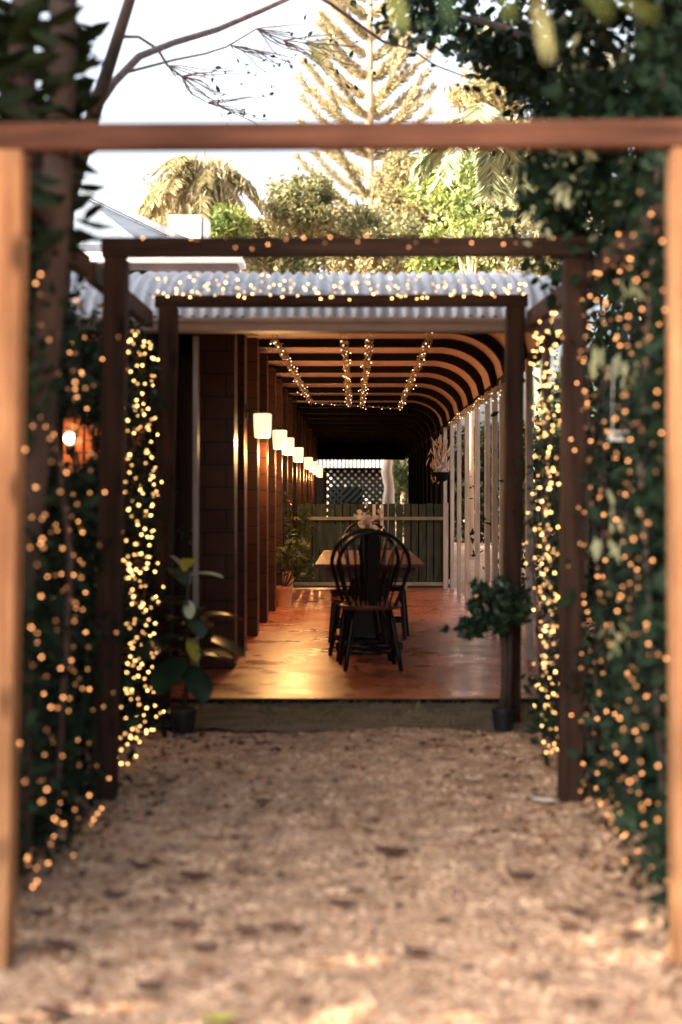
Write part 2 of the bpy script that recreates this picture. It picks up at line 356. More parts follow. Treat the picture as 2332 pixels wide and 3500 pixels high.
# loose stones and bark chips over the gravel: far too many to count
n = 26000
px = RG.uniform(-1.6, 1.7, n); py = 2.6 + (RG.uniform(0, 1, n) ** 1.1) * 5.1
b = MB(); v8 = np.array([(1, 0, 0), (-1, 0, 0), (0, 1, 0), (0, -1, 0), (0, 0, 1), (0, 0, -1)], float)
f8 = np.array([(0, 2, 4), (2, 1, 4), (1, 3, 4), (3, 0, 4), (2, 0, 5), (1, 2, 5), (3, 1, 5), (0, 3, 5)])
S = RG.uniform(.003, .015, (n, 1, 1)) ** 1.0 * np.stack([RG.uniform(.7, 1.7, n), RG.uniform(.6, 1.2, n), RG.uniform(.3, .7, n)], 1)[:, None, :]
a = RG.uniform(0, 2 * PI, n); Vv = v8[None] * S
X = Vv[:, :, 0] * np.cos(a)[:, None] - Vv[:, :, 1] * np.sin(a)[:, None]; Y = Vv[:, :, 0] * np.sin(a)[:, None] + Vv[:, :, 1] * np.cos(a)[:, None]
pz = np.array([ground_z(x_, y_) for x_, y_ in zip(px, py)])
Vv = np.stack([X + px[:, None], Y + py[:, None], Vv[:, :, 2] + pz[:, None] + .002], 2).reshape(-1, 3)
Fv = (f8[None] + (np.arange(n) * 6)[:, None, None]).reshape(-1)
me = bpy.data.meshes.new('gravel_chips'); me.vertices.add(len(Vv)); me.vertices.foreach_set('co', Vv.astype('f').ravel())
me.loops.add(len(Fv)); me.loops.foreach_set('vertex_index', Fv.astype('i')); me.polygons.add(8 * n); me.polygons.foreach_set('loop_start', np.arange(0, 24 * n, 3, dtype='i'))
me.update(calc_edges=True); me.materials.append(M['chip'])
o = bpy.data.objects.new('gravel_chips', me); C.objects.link(o)
tag(o, 'loose tan stones and bark chips scattered over the path', 'gravel', kind='stuff')

nl = 1500; lx = np.where(RG.random(nl) < .75, np.sign(RG.normal(size=nl)) * (1.0 + .25 * RG.normal(size=nl)) - .03, RG.uniform(-1, 1, nl)); ly = 2.8 + RG.random(nl) * 5
lz = np.array([ground_z(a_, b_) for a_, b_ in zip(lx, ly)]) + .008
tag(leaves('leaf_litter', mat('leaf_litter', (.05, .022, .014), .85, (.22, .10, .055), scale=7, detail=1, spec=.1), np.column_stack([lx, ly, lz]), .035, aspect=.4, rng=RG, dirs=np.column_stack([RG.normal(size=nl), RG.normal(size=nl), np.zeros(nl)]), jit=.2), 'small brown leaf litter gathered along both edges of the gravel path', 'leaf litter', kind='stuff')

# mossy sloping edge in front of the veranda floor
DK = CH - 1.15                                              # veranda floor level
b = MB(); nx = 90; rows = 9
for j in range(rows):
    t = j / (rows - 1)
    for i in range(nx):
        x = -3.2 + 5.4 * i / (nx - 1)
        b.v.append((x, 7.66 + .06 * math.sin(x * 5) * (1 - t) + t * .62, gz(7.7) + .012 + (DK - .035 - gz(7.7)) * (t ** .9) + .006 * math.sin(x * 23 + j * 2.1)))
b.f = [(j * nx + i, j * nx + i + 1, (j + 1) * nx + i + 1, (j + 1) * nx + i) for j in range(rows - 1) for i in range(nx - 1)]
tag(b.build('earth_bank', M['moss'], smooth=True), kind='structure')
gp = np.stack([RG.uniform(-1.7, 1.5, 1500), RG.uniform(7.68, 8.24, 1500)], 1)
gp = np.column_stack([gp, gz(7.7) + .02 + (DK - .03 - gz(7.7)) * (((gp[:, 1] - 7.66) / .62).clip(0, 1) ** .6)])
o = leaves('short_grass', M['leafolive'], gp, .028, aspect=.2, rng=RG, dirs=np.tile((0, 0, 1.), (1500, 1)), jit=1.3)
tag(o, 'thin short grass on the dark bank before the veranda', 'grass', kind='stuff')

# veranda floor
b = MB(); b.box(-8, 1.34, 8.28, 18.75, DK - .14, DK)
tag(b.build('veranda_floor', M['floor']), kind='structure')
b = MB(); b.box(-8, 1.34, 8.255, 8.276, DK - .06, DK - .004)
tag(b.build('floor_edge', M['darkboard']), kind='structure')
b = MB(); b.box(-8, 1.34, 18.754, 36, DK - .14, DK - .02)
tag(b.build('back_paving', M['darkboard']), kind='structure')

# ------------------------------------------------------------------ the house with its veranda
XV = -.815
house = thing('veranda_house', (-2, 14, DK), 'low house with block pillars and curved corrugated veranda roof behind the timber frames', 'house')
def roof_z(x, y):
    zs = 1.475
    zx = zs if x < .82 else zs - .40 * (1 - math.sqrt(max(0, 1 - min(1, (x - .82) / .5) ** 2)))
    t = min(1, (y - 8.12) / 1.4)
    zy = 1.045 + (zs - 1.045) * math.sqrt(max(0, 1 - (1 - t) ** 2)) ** 1.25
    return min(zx, zy)
b = MB()                                                     # front (hip) face: ribs run toward the viewer
xs_ = [-7 + .0085 * i for i in range(int(8.32 / .0085) + 1)]; ys_ = [8.12 + 1.4 * (i / 14) ** 1.5 for i in range(15)]
for y in ys_:
    for x in xs_: b.v.append((x, y, CH + roof_z(x, y) + .0125 * math.sin(2 * PI * x / .072)))
nx = len(xs_)
b.f = [(j * nx + i, j * nx + i + 1, (j + 1) * nx + i + 1, (j + 1) * nx + i) for j in range(len(ys_) - 1) for i in range(nx - 1)]
# side run of the roof: ribs run across
xs2 = [-7, -2, .4] + [.8 + .04 * i for i in range(14)]; ys2 = [9.52 + .017 * i for i in range(int(25 / .017))]
o0 = len(b.v)
for y in ys2:
    for x in xs2: b.v.append((x, y, CH + roof_z(x, y) + .011 * math.sin(2 * PI * y / .068)))
nx = len(xs2)
b.f += [(o0 + j * nx + i, o0 + j * nx + i + 1, o0 + (j + 1) * nx + i + 1, o0 + (j + 1) * nx + i) for j in range(len(ys2) - 1) for i in range(nx - 1)]
b.build('roof', M['roof'], house, smooth=True)
b = MB(); b.box(-7, 1.3, 8.10, 8.22, CH + .965, CH + 1.035); b.box(-7, 1.3, 8.08, 8.12, CH + 1.01, CH + 1.042)
b.build('gutter', M['gutter'], house, bevel=.008)
b = MB(); b.box(1.255, 1.33, 8.12, 34.4, CH + 1.0, CH + 1.06); b.build('eave_beam', M['rafter'], house)
b = MB(); b.box(-7, -.98, 12.0, 12.25, CH + 1.47, CH + 2.0); b.build('upper_wall', mat('upper_weatherboard', (.12, .085, .08), .8, (.17, .12, .11), scale=3), house)
b = MB(); b.box(-7, -.93, 11.9, 12.3, CH + 2.0, CH + 2.04); b.build('upper_capping', M['palewall'], house)

def under(x):        # underside of the veranda ceiling
    z = 1.42
    return z if x < .8 else z - .37 * (1 - math.sqrt(max(0, 1 - min(1, (x - .8) / .47) ** 2)))
px_ = [-1.3, -.4, .3] + [.78 + .035 * i for i in range(15)]
def ceil(y0, y1, m, nm):
    b = MB()
    for y in (y0, y1):
        for x in px_: b.v.append((x, y, CH + under(x)))
    k = len(px_); b.f = [(i, i + 1, k + i + 1, k + i) for i in range(k - 1)]
    b.build(nm, m, house, smooth=True)
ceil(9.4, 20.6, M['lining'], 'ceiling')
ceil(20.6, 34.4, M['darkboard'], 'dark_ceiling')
ry = [10.35, 11.5, 12.55, 13.75, 15.05, 16.4, 17.85, 19.25] + [20.7 + 1.4 * i for i in range(10)]
for y in ry:
    b = MB(); k = len(px_)
    for yy in (y - .03, y + .03):
        for x in px_: b.v.append((x, yy, CH + under(x) - .002))
        for x in px_: b.v.append((x - (.05 if x > .82 else 0), yy, CH + under(x) - .068))
    b.f = [(i, i + 1, k + i + 1, k + i) for i in range(k - 1)] + [(2 * k + i, 3 * k + i, 3 * k + i + 1, 2 * k + i + 1) for i in range(k - 1)] + [(k + i, k + i + 1, 3 * k + i + 1, 3 * k + i) for i in range(k - 1)]
    b.build('rafter', M['rafter'], house)
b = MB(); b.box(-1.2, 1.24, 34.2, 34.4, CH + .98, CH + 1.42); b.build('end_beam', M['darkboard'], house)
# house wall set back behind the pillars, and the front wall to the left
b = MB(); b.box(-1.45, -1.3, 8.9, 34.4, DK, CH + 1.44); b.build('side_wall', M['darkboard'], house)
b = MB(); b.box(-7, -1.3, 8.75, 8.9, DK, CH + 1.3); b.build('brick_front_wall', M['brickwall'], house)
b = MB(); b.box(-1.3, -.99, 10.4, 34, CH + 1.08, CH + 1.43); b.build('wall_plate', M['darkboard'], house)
piers = [9.72, 10.62, 12.05, 13.37, 14.74] + [16.1 + 1.4 * i for i in range(12)]
for i, y in enumerate(piers):
    wd = .285 if i == 0 else .22
    b = MB(); b.box(XV - wd, XV, y, y + .26, DK, CH + 1.38); b.build('pillar', M['pier'], house, bevel=.006)
# front corner post and downpipe
b = MB(); b.box(-.945, -.915, 8.36, 8.42, DK, CH + .965); b.build('corner_post', M['greyp'], house, bevel=.004)
# white verandah posts on the garden side
for y in [9.3, 10.2, 11.4, 12.05, 12.7, 13.4, 14.5, 15.8, 17.0, 18.2, 19.6] + [21 + 1.4 * i for i in range(9)]:
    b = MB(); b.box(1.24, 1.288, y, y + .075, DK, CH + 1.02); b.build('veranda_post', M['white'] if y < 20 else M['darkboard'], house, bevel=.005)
# window sill on the front wall
b = MB(); b.box(-2.25, -1.45, 8.62, 8.76, CH - .96, CH - .90); b.build('window_sill', M['palewall'], house, bevel=.006)
b = MB(); b.box(-2.2, -1.5, 8.70, 8.76, CH - .90, CH - .1); b.build('window', mat('dark_glass', (.01, .012, .015), .1), house)
b = MB(); b.box(1.32, 1.42, 20.8, 34.4, DK, CH + 1.1); b.build('skylight_blocker', M['darkboard'], house)  # dark wall added to keep skylight out of the far veranda

# ------------------------------------------------------------------ pergola: three frames and side rails
perg = thing('pergola', (0, 6, 0), 'three square brown timber frames in a row over the gravel path', 'pergola')
def post(bx, tx, y, z0, z1, wd, dp, m):
    """post from (bx, y, z0) to (tx, y, z1), built upright in its own axes so the grain follows it"""
    b = MB(); L = z1 - z0
    b.beam((0, 0, 0), ((tx - bx), 0, L), wd, dp, up=(0, 1, 0))
    o = b.build('post', m, None, bevel=.006); o.parent = perg; o.location = Vector((bx, y, z0)) - perg.location; return o
def crossbeam(x0, x1, y, zc0, zc1, h, dp, m, nm='beam'):
    a = Vector((x0, y, zc0)); c = Vector((x1, y, zc1)); L = (c - a).length
    b = MB(); b.box(-dp / 2, dp / 2, -h / 2, h / 2, 0, L)     # grain along local Z
    o = b.build(nm, m, None, bevel=.006); o.parent = perg; o.location = a - perg.location
    o.rotation_mode = 'QUATERNION'
    t = (c - a).normalized(); up = Vector((0, 0, 1)); s_ = up.cross(t).normalized() * -1
    yv = t.cross(s_ * -1).normalized()
    mtx = Matrix((s_ * -1, t.cross(s_ * -1), t)).transposed(); o.rotation_quaternion = mtx.to_quaternion(); return o
def xy(px, d): return (px - 813) / F * d
def zy(py, d): return CH + (1150 - py) / F * d
# frame 1 (nearest)
d1 = 4.05; wd = .107; e = .05
post(xy(35, d1 + e) - wd / 2, xy(70, d1 + e) - wd / 2, d1, -.05, zy(352, d1), wd, .1, M['post'])
post(xy(1537, d1 + e) + wd / 2, xy(1528, d1 + e) + wd / 2, d1, -.05, zy(347, d1), wd, .1, M['post'])
crossbeam(xy(-120, d1), xy(1700, d1), d1 - .02, zy(322, d1), zy(313, d1), .076, .055, M['beam'])
# frame 2
d2 = 6.06; wd = .1
post(xy(272, d2 + e) - wd / 2, xy(300, d2 + e) - wd / 2, d2, gz(d2) - .05, zy(595, d2), wd, .1, M['shadedpost'])
post(xy(1279, d2 + e) + wd / 2, xy(1291, d2 + e) + wd / 2, d2, gz(d2) - .05, zy(595, d2), wd, .1, M['shadedpost'])
crossbeam(xy(236, d2), xy(1348, d2), d2 - .02, zy(572, d2), zy(569, d2), .084, .055, M['shadedpost'])
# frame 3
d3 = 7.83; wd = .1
post(xy(392, d3 + e) - wd / 2, xy(412, d3 + e) - wd / 2, d3, gz(d3) - .05, zy(707, d3), wd, .1, M['shadedpost'])
post(xy(1150, d3 + e) + wd / 2, xy(1161, d3 + e) + wd / 2, d3, gz(d3) - .05, zy(707, d3), wd, .1, M['shadedpost'])
crossbeam(xy(358, d3), xy(1212, d3), d3 - .02, zy(694, d3), zy(692, d3), .066, .055, M['shadedpost'])
# side rails outside the posts
for sx, X3, X2, X1 in ((-1, -1.135, -1.125, -1.04), (1, .985, 1.045, 1.06)):
    crossbeam(X3, X2, d3 - .07, CH + 1.01, CH + 1.0, .09, .045, M['rail'], 'side_rail').location
for pts in (((-1.135, 7.9, CH + 1.005), (-1.13, 6.12, CH + .985)), ((.985, 7.9, CH + 1.005), (1.04, 6.12, CH + .985)),
            ((-1.13, 6.0, CH + .985), (-1.13, 4.1, CH + .96)), ((1.04, 6.0, CH + .985), (1.08, 4.1, CH + .96))):
    a, c = Vector(pts[0]), Vector(pts[1]); L = (c - a).length
    b = MB(); b.beam((0, 0, 0), c - a, .045, .09, up=(0, 0, 1)); o = b.build('side_rail', M['rail']); o.parent = perg; o.location = a - perg.location
for o in [o for o in C.objects if o.name.startswith('side_rail') and abs(o.location.y + perg.location.y - (d3 - .07)) < .001]:
    bpy.data.objects.remove(o)

# ------------------------------------------------------------------ wall lanterns along the pillars
lan = thing('wall_lantern', (0, 0, 0), '', 'wall lamp', 'lit lanterns along the block pillars')
b = MB(); b.lathe([(.052, -.088), (.06, -.085), (.066, 0), (.068, .085), (.06, .09)], (0, 0, 0), 24); b.build('lamp_shade', M['shade'], lan, smooth=True)
b = MB(); b.tube([(-.125, 0, .11), (-.06, 0, .125), (0, 0, .11), (0, 0, .09)], .008); b.lathe([(.03, .088), (.03, .1), (.012, .108)], (0, 0, 0), 14); b.build('bracket', M['bracket'], lan)
b = MB(); b.box(-.132, -.115, -.03, .03, .05, .16); b.build('wall_plate', M['bracket'], lan, bevel=.004)
ld = bpy.data.lights.new('lantern_glow', 'POINT'); ld.energy = 5.5; ld.color = (1, .50, .17); ld.shadow_soft_size = .05
ld_far = ld.copy(); ld_far.energy = .3
ords = ['nearest and largest', 'second', 'third', 'fourth', 'fifth', 'sixth', 'seventh', 'farthest and smallest']
LY = [10.75, 13.25, 14.87, 17.6, 21.6, 23.9, 26.2, 28.6]
for i, y in enumerate(LY):
    o = lan if i == 0 else copy_tree(lan)
    o.location = (XV + .127, y, CH + .565); o['label'] = (ords[i] + ' glowing cylinder lantern in the row on the brown pillars') if i in (0, 7) else ords[i] + ' glowing cylinder lantern from the front along the brown pillars'
    for dz, e in ((-.13, 1.0),):
        l_ = bpy.data.objects.new('lantern_glow', ld if y < 15 else ld_far); C.objects.link(l_); l_.parent = o; l_.location = (.03, 0, dz)
# round globe lamp on the brick wall
g = thing('globe_wall_lamp', P(161, 1007, 8.55), 'round glowing globe lamp on the red brick wall at left', 'wall lamp')
b = MB(); prof = [(.038 * math.sin(PI * k / 12) + .0005, -.038 * math.cos(PI * k / 12)) for k in range(13)]; b.lathe(prof, g.location, 20); b.build('globe', M['globe'], g, smooth=True)
c = g.location; b = MB(); b.lathe([(.02, -.1), (.03, -.045), (.022, -.043)], c, 12); b.tube([c + Vector((0, 0, -.09)), c + Vector((0, .1, -.12)), c + Vector((0, .2, -.08))], .01); b.build('bracket', M['bracket'], g)
gl = bpy.data.lights.new('globe_glow', 'POINT'); gl.energy = .55; gl.color = (1, .42, .12); gl.shadow_soft_size = .05
l_ = bpy.data.objects.new('globe_glow', gl); C.objects.link(l_); l_.parent = g; l_.location = (0, .08, 0)

# ------------------------------------------------------------------ garden gate across the veranda
gate = thing('picket_gate', (.4, 18.6, DK), 'grey green picket gate closing the far end of the veranda floor', 'gate')
npk = 20
for i in range(npk):
    x = xy(684, 18.6) + i * .0995; top = CH - .045 + .006 * math.sin(i * 2.3)
    b = MB(); b.box(x, x + .084, 18.6, 18.62, DK + .05, top); b.build('picket', M['fence'], gate, bevel=.003)
for z in (CH - .235, CH - 1.09):
    b = MB(); b.box(xy(676, 18.6), xy(1019, 18.6), 18.545, 18.597, z - .022, z + .022); b.build('rail', M['fencerail'], gate, bevel=.004)
b = MB(); b.box(xy(1019, 18.6), xy(1030, 18.6), 18.54, 18.62, DK, CH - .03); b.build('gate_post', M['white'], gate)
for px in (940 / 1 - 75, ):   # two thin pale straps hanging on the gate
    pass
for k, px in enumerate((953, 979)):
    x = xy(672.3 + (730 + 70 * k) * .2573, 18.5); b = MB(); b.box(x - .02, x + .02, 18.52, 18.535, CH - (.24 if k == 0 else .42), CH - .05)
    tag(b.build('hanging_strap', M['palewall']), ('left shorter' if k == 0 else 'right longer') + ' of two pale straps hung over the top of the picket gate', 'strap')

# ------------------------------------------------------------------ table, chairs, stools, vase
TZ = CH - .475
tab = thing('dining_table', (.12, 12, DK), 'long red brown timber dining table in the middle of the veranda', 'table')
x0, x1 = xy(724, 10.6), xy(978, 10.6)
b = MB(); b.box(x0, x1, 10.6, 13.6, TZ - .028, TZ); b.build('tabletop', M['table'], tab, bevel=.006)
b = MB(); b.box(x0 + .07, x1 - .07, 10.72, 13.5, TZ - .11, TZ - .03); b.build('apron', M['table'], tab)
for yy in (10.95, 13.25):
    b = MB(); b.beam((.12, yy, DK + .06), (.12, yy, TZ - .1), .3, .06); b.box(-.14, .38, yy - .04, yy + .04, DK, DK + .06); b.build('trestle_leg', M['chair'], tab, bevel=.005)

ch = thing('windsor_chair', (0, 0, 0), '', 'chair', 'black hoop back chairs at the table')   # back toward -Y
SH = .44
b = MB(); prof = [(.17, SH - .035), (.205, SH - .03), (.215, SH - .008), (.205, SH), (.15, SH - .008), (.001, SH - .014)]
b.lathe(prof, (0, .02, 0), 28, sx=1, sy=.98); b.build('seat', M['seatred'], ch, smooth=True)
legs = []
for sx in (-1, 1):
    for sy in (-1, 1):
        top = Vector((sx * .125, sy * .13 + .02, SH - .03)); bot = Vector((sx * .19, sy * .2 + .02, 0)); mid = top.lerp(bot, .5)
        b = MB(); b.tube([top, top.lerp(bot, .25), mid, top.lerp(bot, .72), bot], [.014, .021, .016, .02, .014], 10); b.build('leg', M['chair'], ch, smooth=True); legs.append((top, bot))
for a_, b_ in ((0, 1), (2, 3), (0, 2), (1, 3)):
    t = .70 if (a_, b_) in ((0, 2), (1, 3)) else .6
    b = MB(); p, q = legs[a_][0].lerp(legs[a_][1], t), legs[b_][0].lerp(legs[b_][1], t); b.tube([p, p.lerp(q, .5), q], [.010, .015, .010], 8); b.build('stretcher', M['chair'], ch, smooth=True)
for sy in (0, 2):
    pass
def hoop(t):   # arched back: sides lean out from the seat, then a round top
    if t < .28 or t > .72:
        u = (t if t < .28 else 1 - t) / .28; sg = -1 if t < .28 else 1
        x, h = sg * (.15 + .09 * u ** .8), .27 * u
    else:
        q = PI * (.72 - t) / .44; x, h = .24 * math.cos(q), .27 + .23 * math.sin(q)
    return Vector((x, -.16 - .24 * h, SH + h))
b = MB(); b.tube([hoop(i / 40) for i in range(41)], .0145, 8); b.build('back_hoop', M['chair'], ch, smooth=True)
for k in range(8):
    u = -1 + 2 * (k + .5) / 8
    if abs(u) < .15: continue
    # find the hoop height at this fan position
    best = min((hoop(i / 120) for i in range(20, 101)), key=lambda p: abs(p.x - u * .235))
    b = MB(); b.tube([(u * .125, -.155, SH - .01), best], .0075, 6); b.build('spindle', M['chair'], ch, smooth=True)
b = MB(); N = 12; vs = []
for i in range(N + 1):
    t = i / N; wv = .026 + .024 * math.sin(PI * t) ** 2 + .012 * math.sin(3 * PI * t); z = SH - .01 + .5 * t; y = -.155 - .12 * t
    vs += [(-wv, y - .006, z), (wv, y - .006, z), (wv, y + .006, z), (-wv, y + .006, z)]
b.add(vs, [(4 * i + k, 4 * i + (k + 1) % 4, 4 * i + 4 + (k + 1) % 4, 4 * i + 4 + k) for i in range(N) for k in range(4)]); b.build('back_splat', M['chair'], ch)
ch.location = (xy(852, 9.75), 9.76, DK); ch.rotation_euler = (0, 0, R(5)); ch['label'] = 'black hoop back chair nearest the camera with its back to the path'
c2 = copy_tree(ch); c2.location = (xy(828, 10.3), 10.36, DK); c2.rotation_euler = (0, 0, R(9)); c2['label'] = 'black hoop back chair directly behind the front chair with its seat under the table'
c3 = copy_tree(ch); c3.location = (.12, 13.75, DK); c3.rotation_euler = (0, 0, R(180)); c3['label'] = 'black hoop back chair at the far head of the table by the gate'
st = thing('wooden_stool', (0, 0, 0), '', 'stool', 'dark stools tucked beneath the table')
b = MB(); b.box(-.15, .15, -.15, .15, .40, .435); b.build('seat', M['chair'], st, bevel=.01)
for sx in (-1, 1):
    for sy in (-1, 1): b = MB(); b.beam((sx * .12, sy * .12, .40), (sx * .15, sy * .15, 0), .032, .032); b.build('leg', M['chair'], st)
for sy in (-1, 1): b = MB(); b.box(-.13, .13, sy * .14 - .012, sy * .14 + .012, .14, .17); b.build('stretcher', M['chair'], st)
st.location = (-.03, 11.35, DK); st.rotation_euler = (0, 0, R(4)); st['label'] = 'dark square stool under the left side of the table behind the chairs'
s2 = copy_tree(st); s2.location = (.29, 11.9, DK); s2.rotation_euler = (0, 0, R(-7)); s2['label'] = 'dark square stool under the right side of the table behind the chairs'

va = thing('flower_vase', (xy(845, 11.6), 11.6, TZ), 'black vase of white orchid flowers standing on the dining table', 'vase')
b = MB(); b.lathe([(.045, 0), (.075, .03), (.08, .09), (.05, .15), (.028, .19), (.036, .21)], va.location, 20); b.build('vase_body', M['vase'], va, smooth=True)
vc = np.array(va.location) + np.array((0, 0, .29))
leaves('blossom', M['petal'], vc + RG.normal(size=(60, 3)) * (.045, .04, .05), .05, va, aspect=.8, rng=RG, roundish=True)
b = MB()
for k in range(5): b.tube([va.location + Vector((0, 0, .15)), va.location + Vector((rnd.uniform(-.05, .05), rnd.uniform(-.03, .03), .3))], .003, 5)
b.build('stem', M['twig'], va)

# ------------------------------------------------------------------ potted plants
def big_leaf(base, d, L, W, name, m, parent, curl=.25):
    base = Vector(base); d = Vector(d).normalized(); s = d.cross(Vector((0, 0, 1)))
    s = s.normalized() if s.length > .01 else Vector((1, 0, 0)); nn = s.cross(d); b = MB(); N = 9; vs = []
    for i in range(N + 1):
        t = i / N; wv = W * .5 * (math.sin(PI * min(1, t * .93 + .05)) ** .6) * (.55 + .55 * t) + .002
        p = base + d * L * t - Vector((0, 0, 1)) * curl * L * t * t
        vs += [p - s * wv + nn * wv * .25, p, p + s * wv + nn * wv * .25]
    fs = []
    for i in range(N):
        for k in (0, 1): fs.append((3 * i + k, 3 * i + k + 1, 3 * i + 3 + k + 1, 3 * i + 3 + k))
    b.add(vs, fs); return b.build(name, m, parent, smooth=True)
def pot(parent, r, h, m, c):
    b = MB(); b.lathe([(r * .74, 0), (r * .93, h * .85), (r * 1.02, h * .86), (r * 1.02, h), (r * .9, h), (r * .88, h * .9), (.002, h * .9)], c, 24); b.build('pot', m, parent, smooth=False)
    b = MB(); b.lathe([(.002, h * .88), (r * .87, h * .885), (.002, h * .93)], c, 20); b.build('soil', M['soil'], parent)
f = thing('fig_plant', (xy(421, 7.62), 7.62, gz(7.62) + .01), 'large leaved fig plant in a black pot beside the left post', 'potted plant')
pot(f, .078, .125, M['pot'], f.location); c = Vector(f.location)
b = MB(); pts = [c + Vector((.0, 0, .1)), c + Vector((.03, 0, .35)), c + Vector((.02, 0, .6)), c + Vector((.03, 0, .88))]; b.tube(pts, [.016, .013, .011, .006], 8); b.build('stem', M['barkdark'], f, smooth=True)
for (dx, z0, dirv, L, W, k) in ((0, .86, (-.35, -.1, .6), .13, .10, 'leafpale'), (.01, .86, (.25, -.5, .75), .12, .09, 'leafyellow'), (.03, .84, (1, -.3, .2), .19, .075, 'leafpale'),
        (.03, .70, (.1, -.6, -.35), .11, .06, 'leafpale'), (.04, .62, (.5, -.8, -.5), .12, .09, 'leaffiddle'), (.0, .72, (-.9, -.2, -.1), .24, .15, 'leaffiddle'), (.0, .6, (-1, -.5, .2), .26, .17, 'leaffiddle'),
        (0, .52, (-.7, -.8, -.2), .26, .17, 'leaffiddle'), (.03, .52, (.9, -.3, -.1), .26, .15, 'leaffiddle'), (.03, .6, (.9, .3, .2), .24, .15, 'leaffiddle'), (.03, .42, (1, -.4, .2), .25, .13, 'leafmid'),
        (.03, .50, (.35, -.7, -.55), .13, .07, 'leafyellow'), (0, .45, (-.8, .3, -.2), .24, .15, 'leaffiddle'), (.0, .4, (-.3, -.9, -.3), .24, .16, 'leaffiddle'), (.02, .66, (-.4, -.6, .3), .2, .14, 'leaffiddle'),
        (.02, .78, (-.3, .5, .5), .18, .12, 'leaffiddle'), (.02, .56, (.3, .9, .1), .2, .14, 'leaffiddle'), (.02, .36, (.4, -.7, -.4), .2, .14, 'leaffiddle')):
    big_leaf(c + Vector((dx, 0, z0)), dirv, L * (1.25 if k == 'leaffiddle' else 1.05), W * (1.35 if k == 'leaffiddle' else 1.2), 'leaf', M[k], f)
for k in range(8): q = rnd.uniform(0, 2 * PI); big_leaf(c + Vector((.02, 0, rnd.uniform(.38, .72))), (math.cos(q), math.sin(q) * .8, rnd.uniform(-.3, .5)), rnd.uniform(.16, .27), rnd.uniform(.11, .19), 'leaf', M['leaffiddle'], f)
f = thing('ball_shrub', (xy(1157, 7.66), 7.66, gz(7.66) + .01), 'small round dark shrub on a tall stem in a black pot beside the right post', 'potted plant')
pot(f, .068, .12, M['pot'], f.location); c = Vector(f.location)
b = MB(); b.tube([c + Vector((0, 0, .1)), c + Vector((.01, 0, .3)), c + Vector((0, 0, .6))], [.024, .02, .018], 8); b.tube([c + Vector((.03, 0, .1)), c + Vector((.04, .01, .6))], .012, 6); b.build('stem', M['barkdark'], f, smooth=True)
dd = RG.normal(size=(900, 3)); dd /= np.linalg.norm(dd, axis=1)[:, None]; rr = RG.uniform(.4, 1, (900, 1)) ** .5
pp = np.array(c + Vector((-.04, 0, .67))) + dd * rr * (.17, .16, .14) * (1 + .2 * np.sin(dd[:, :1] * 9)); pp = np.concatenate([pp, np.array(c + Vector((-.17, 0, .56))) + RG.normal(size=(90, 3)) * (.05, .05, .03)])
leaves('crown', M['leaffiddle'], pp, .055, f, aspect=.5, rng=RG)
for i, (px, d, lab, pr, ph, fh) in enumerate(((652, 15.45, 'leafy plant in a terracotta pot standing on the floor by the last lit pillars', .105, .22, .45), (658, 17.1, 'taller leafy plant in an orange pot behind the floor pot near the gate', .1, .30, .8))):
    f = thing('terracotta_plant', (xy(px, d) + .0, d, DK), lab, 'potted plant', None); c = Vector(f.location); pot(f, pr, ph, M['terra'], c)
    b = MB(); fol = []
    for k in range(9):
        q = rnd.uniform(0, 2 * PI); tip = c + Vector((math.cos(q) * .14 + .07, math.sin(q) * .12, ph + fh * rnd.uniform(.3, 1))); b.tube([c + Vector((0, 0, ph * .8)), c.lerp(tip, .6) + Vector((0, 0, .05)), tip], .006, 5); fol.append(tip)
    b.build('stem', M['twig'], f)
    fp = np.array([fol[i % 9] for i in range(230)]) + RG.normal(size=(230, 3)) * (.06, .06, .08)
    leaves('foliage', M['leafmid'], fp, .075, f, aspect=.55, rng=RG)

# dark basket like thing hung at the far right post
f = thing('hanging_basket', P(1012, 1085, 17.6), 'dark round basket with pale dry fronds hung on the far right veranda posts', 'hanging basket'); c = Vector(f.location)
b = MB(); b.lathe([(.02, -.13), (.08, -.1), (.11, -.02), (.11, .0), (.1, .0)], c, 14); b.build('basket', M['darkboard'], f, smooth=True)
leaves('foliage', M['canvas'], np.array(c) + np.column_stack([RG.normal(size=160) * .05, RG.normal(size=160) * .05, RG.uniform(-.1, .42, 160)]), .12, f, aspect=.2, rng=RG, dirs=np.tile((0, 0, 1.), (160, 1)))

# ------------------------------------------------------------------ beyond the gate: lattice shelter, shutter, trunk
D = 36.0
sh = thing('lattice_shelter', (xy(810, D), D, DK), 'dark diagonal lattice screen under a pale scalloped roof edge beyond the gate', 'shelter')
X0, X1, Z0, Z1 = xy(742, D), xy(884, D), CH - .6, zy(1076, D)
b = MB(); k = 0; pitch = .155; s_ = -3.0
def clipseg(x_, sgn):
    pts = []
    for z in (Z0, Z1):
        xx = x_ + sgn * (z - Z0)
        pts.append((xx, z))
    (xa, za), (xb, zb) = pts; res = []
    t0, t1 = 0., 1.; dx = xb - xa
    for lim, s in ((X0, 1), (X1, -1)):
        if dx * s > 0: t0 = max(t0, (lim - xa) / dx)
        else: t1 = min(t1, (lim - xa) / dx)
    if t1 - t0 < .02: return None
    return (xa + dx * t0, za + (zb - za) * t0), (xa + dx * t1, za + (zb - za) * t1)
for sgn, yy in ((1, D), (-1, D + .03)):
    x_ = X0 - 3
    while x_ < X1 + 3:
        r_ = clipseg(x_, sgn)
        if r_: b.beam((r_[0][0], yy, r_[0][1]), (r_[1][0], yy, r_[1][1]), .075, .012, up=(0, 1, 0))
        x_ += pitch * 1.15
b.build('lattice', M['lattice'], sh)
b = MB()
for xx in (X0, X1): b.box(xx - .035, xx + .035, D - .05, D - .013, DK - .4, Z1 + .05)
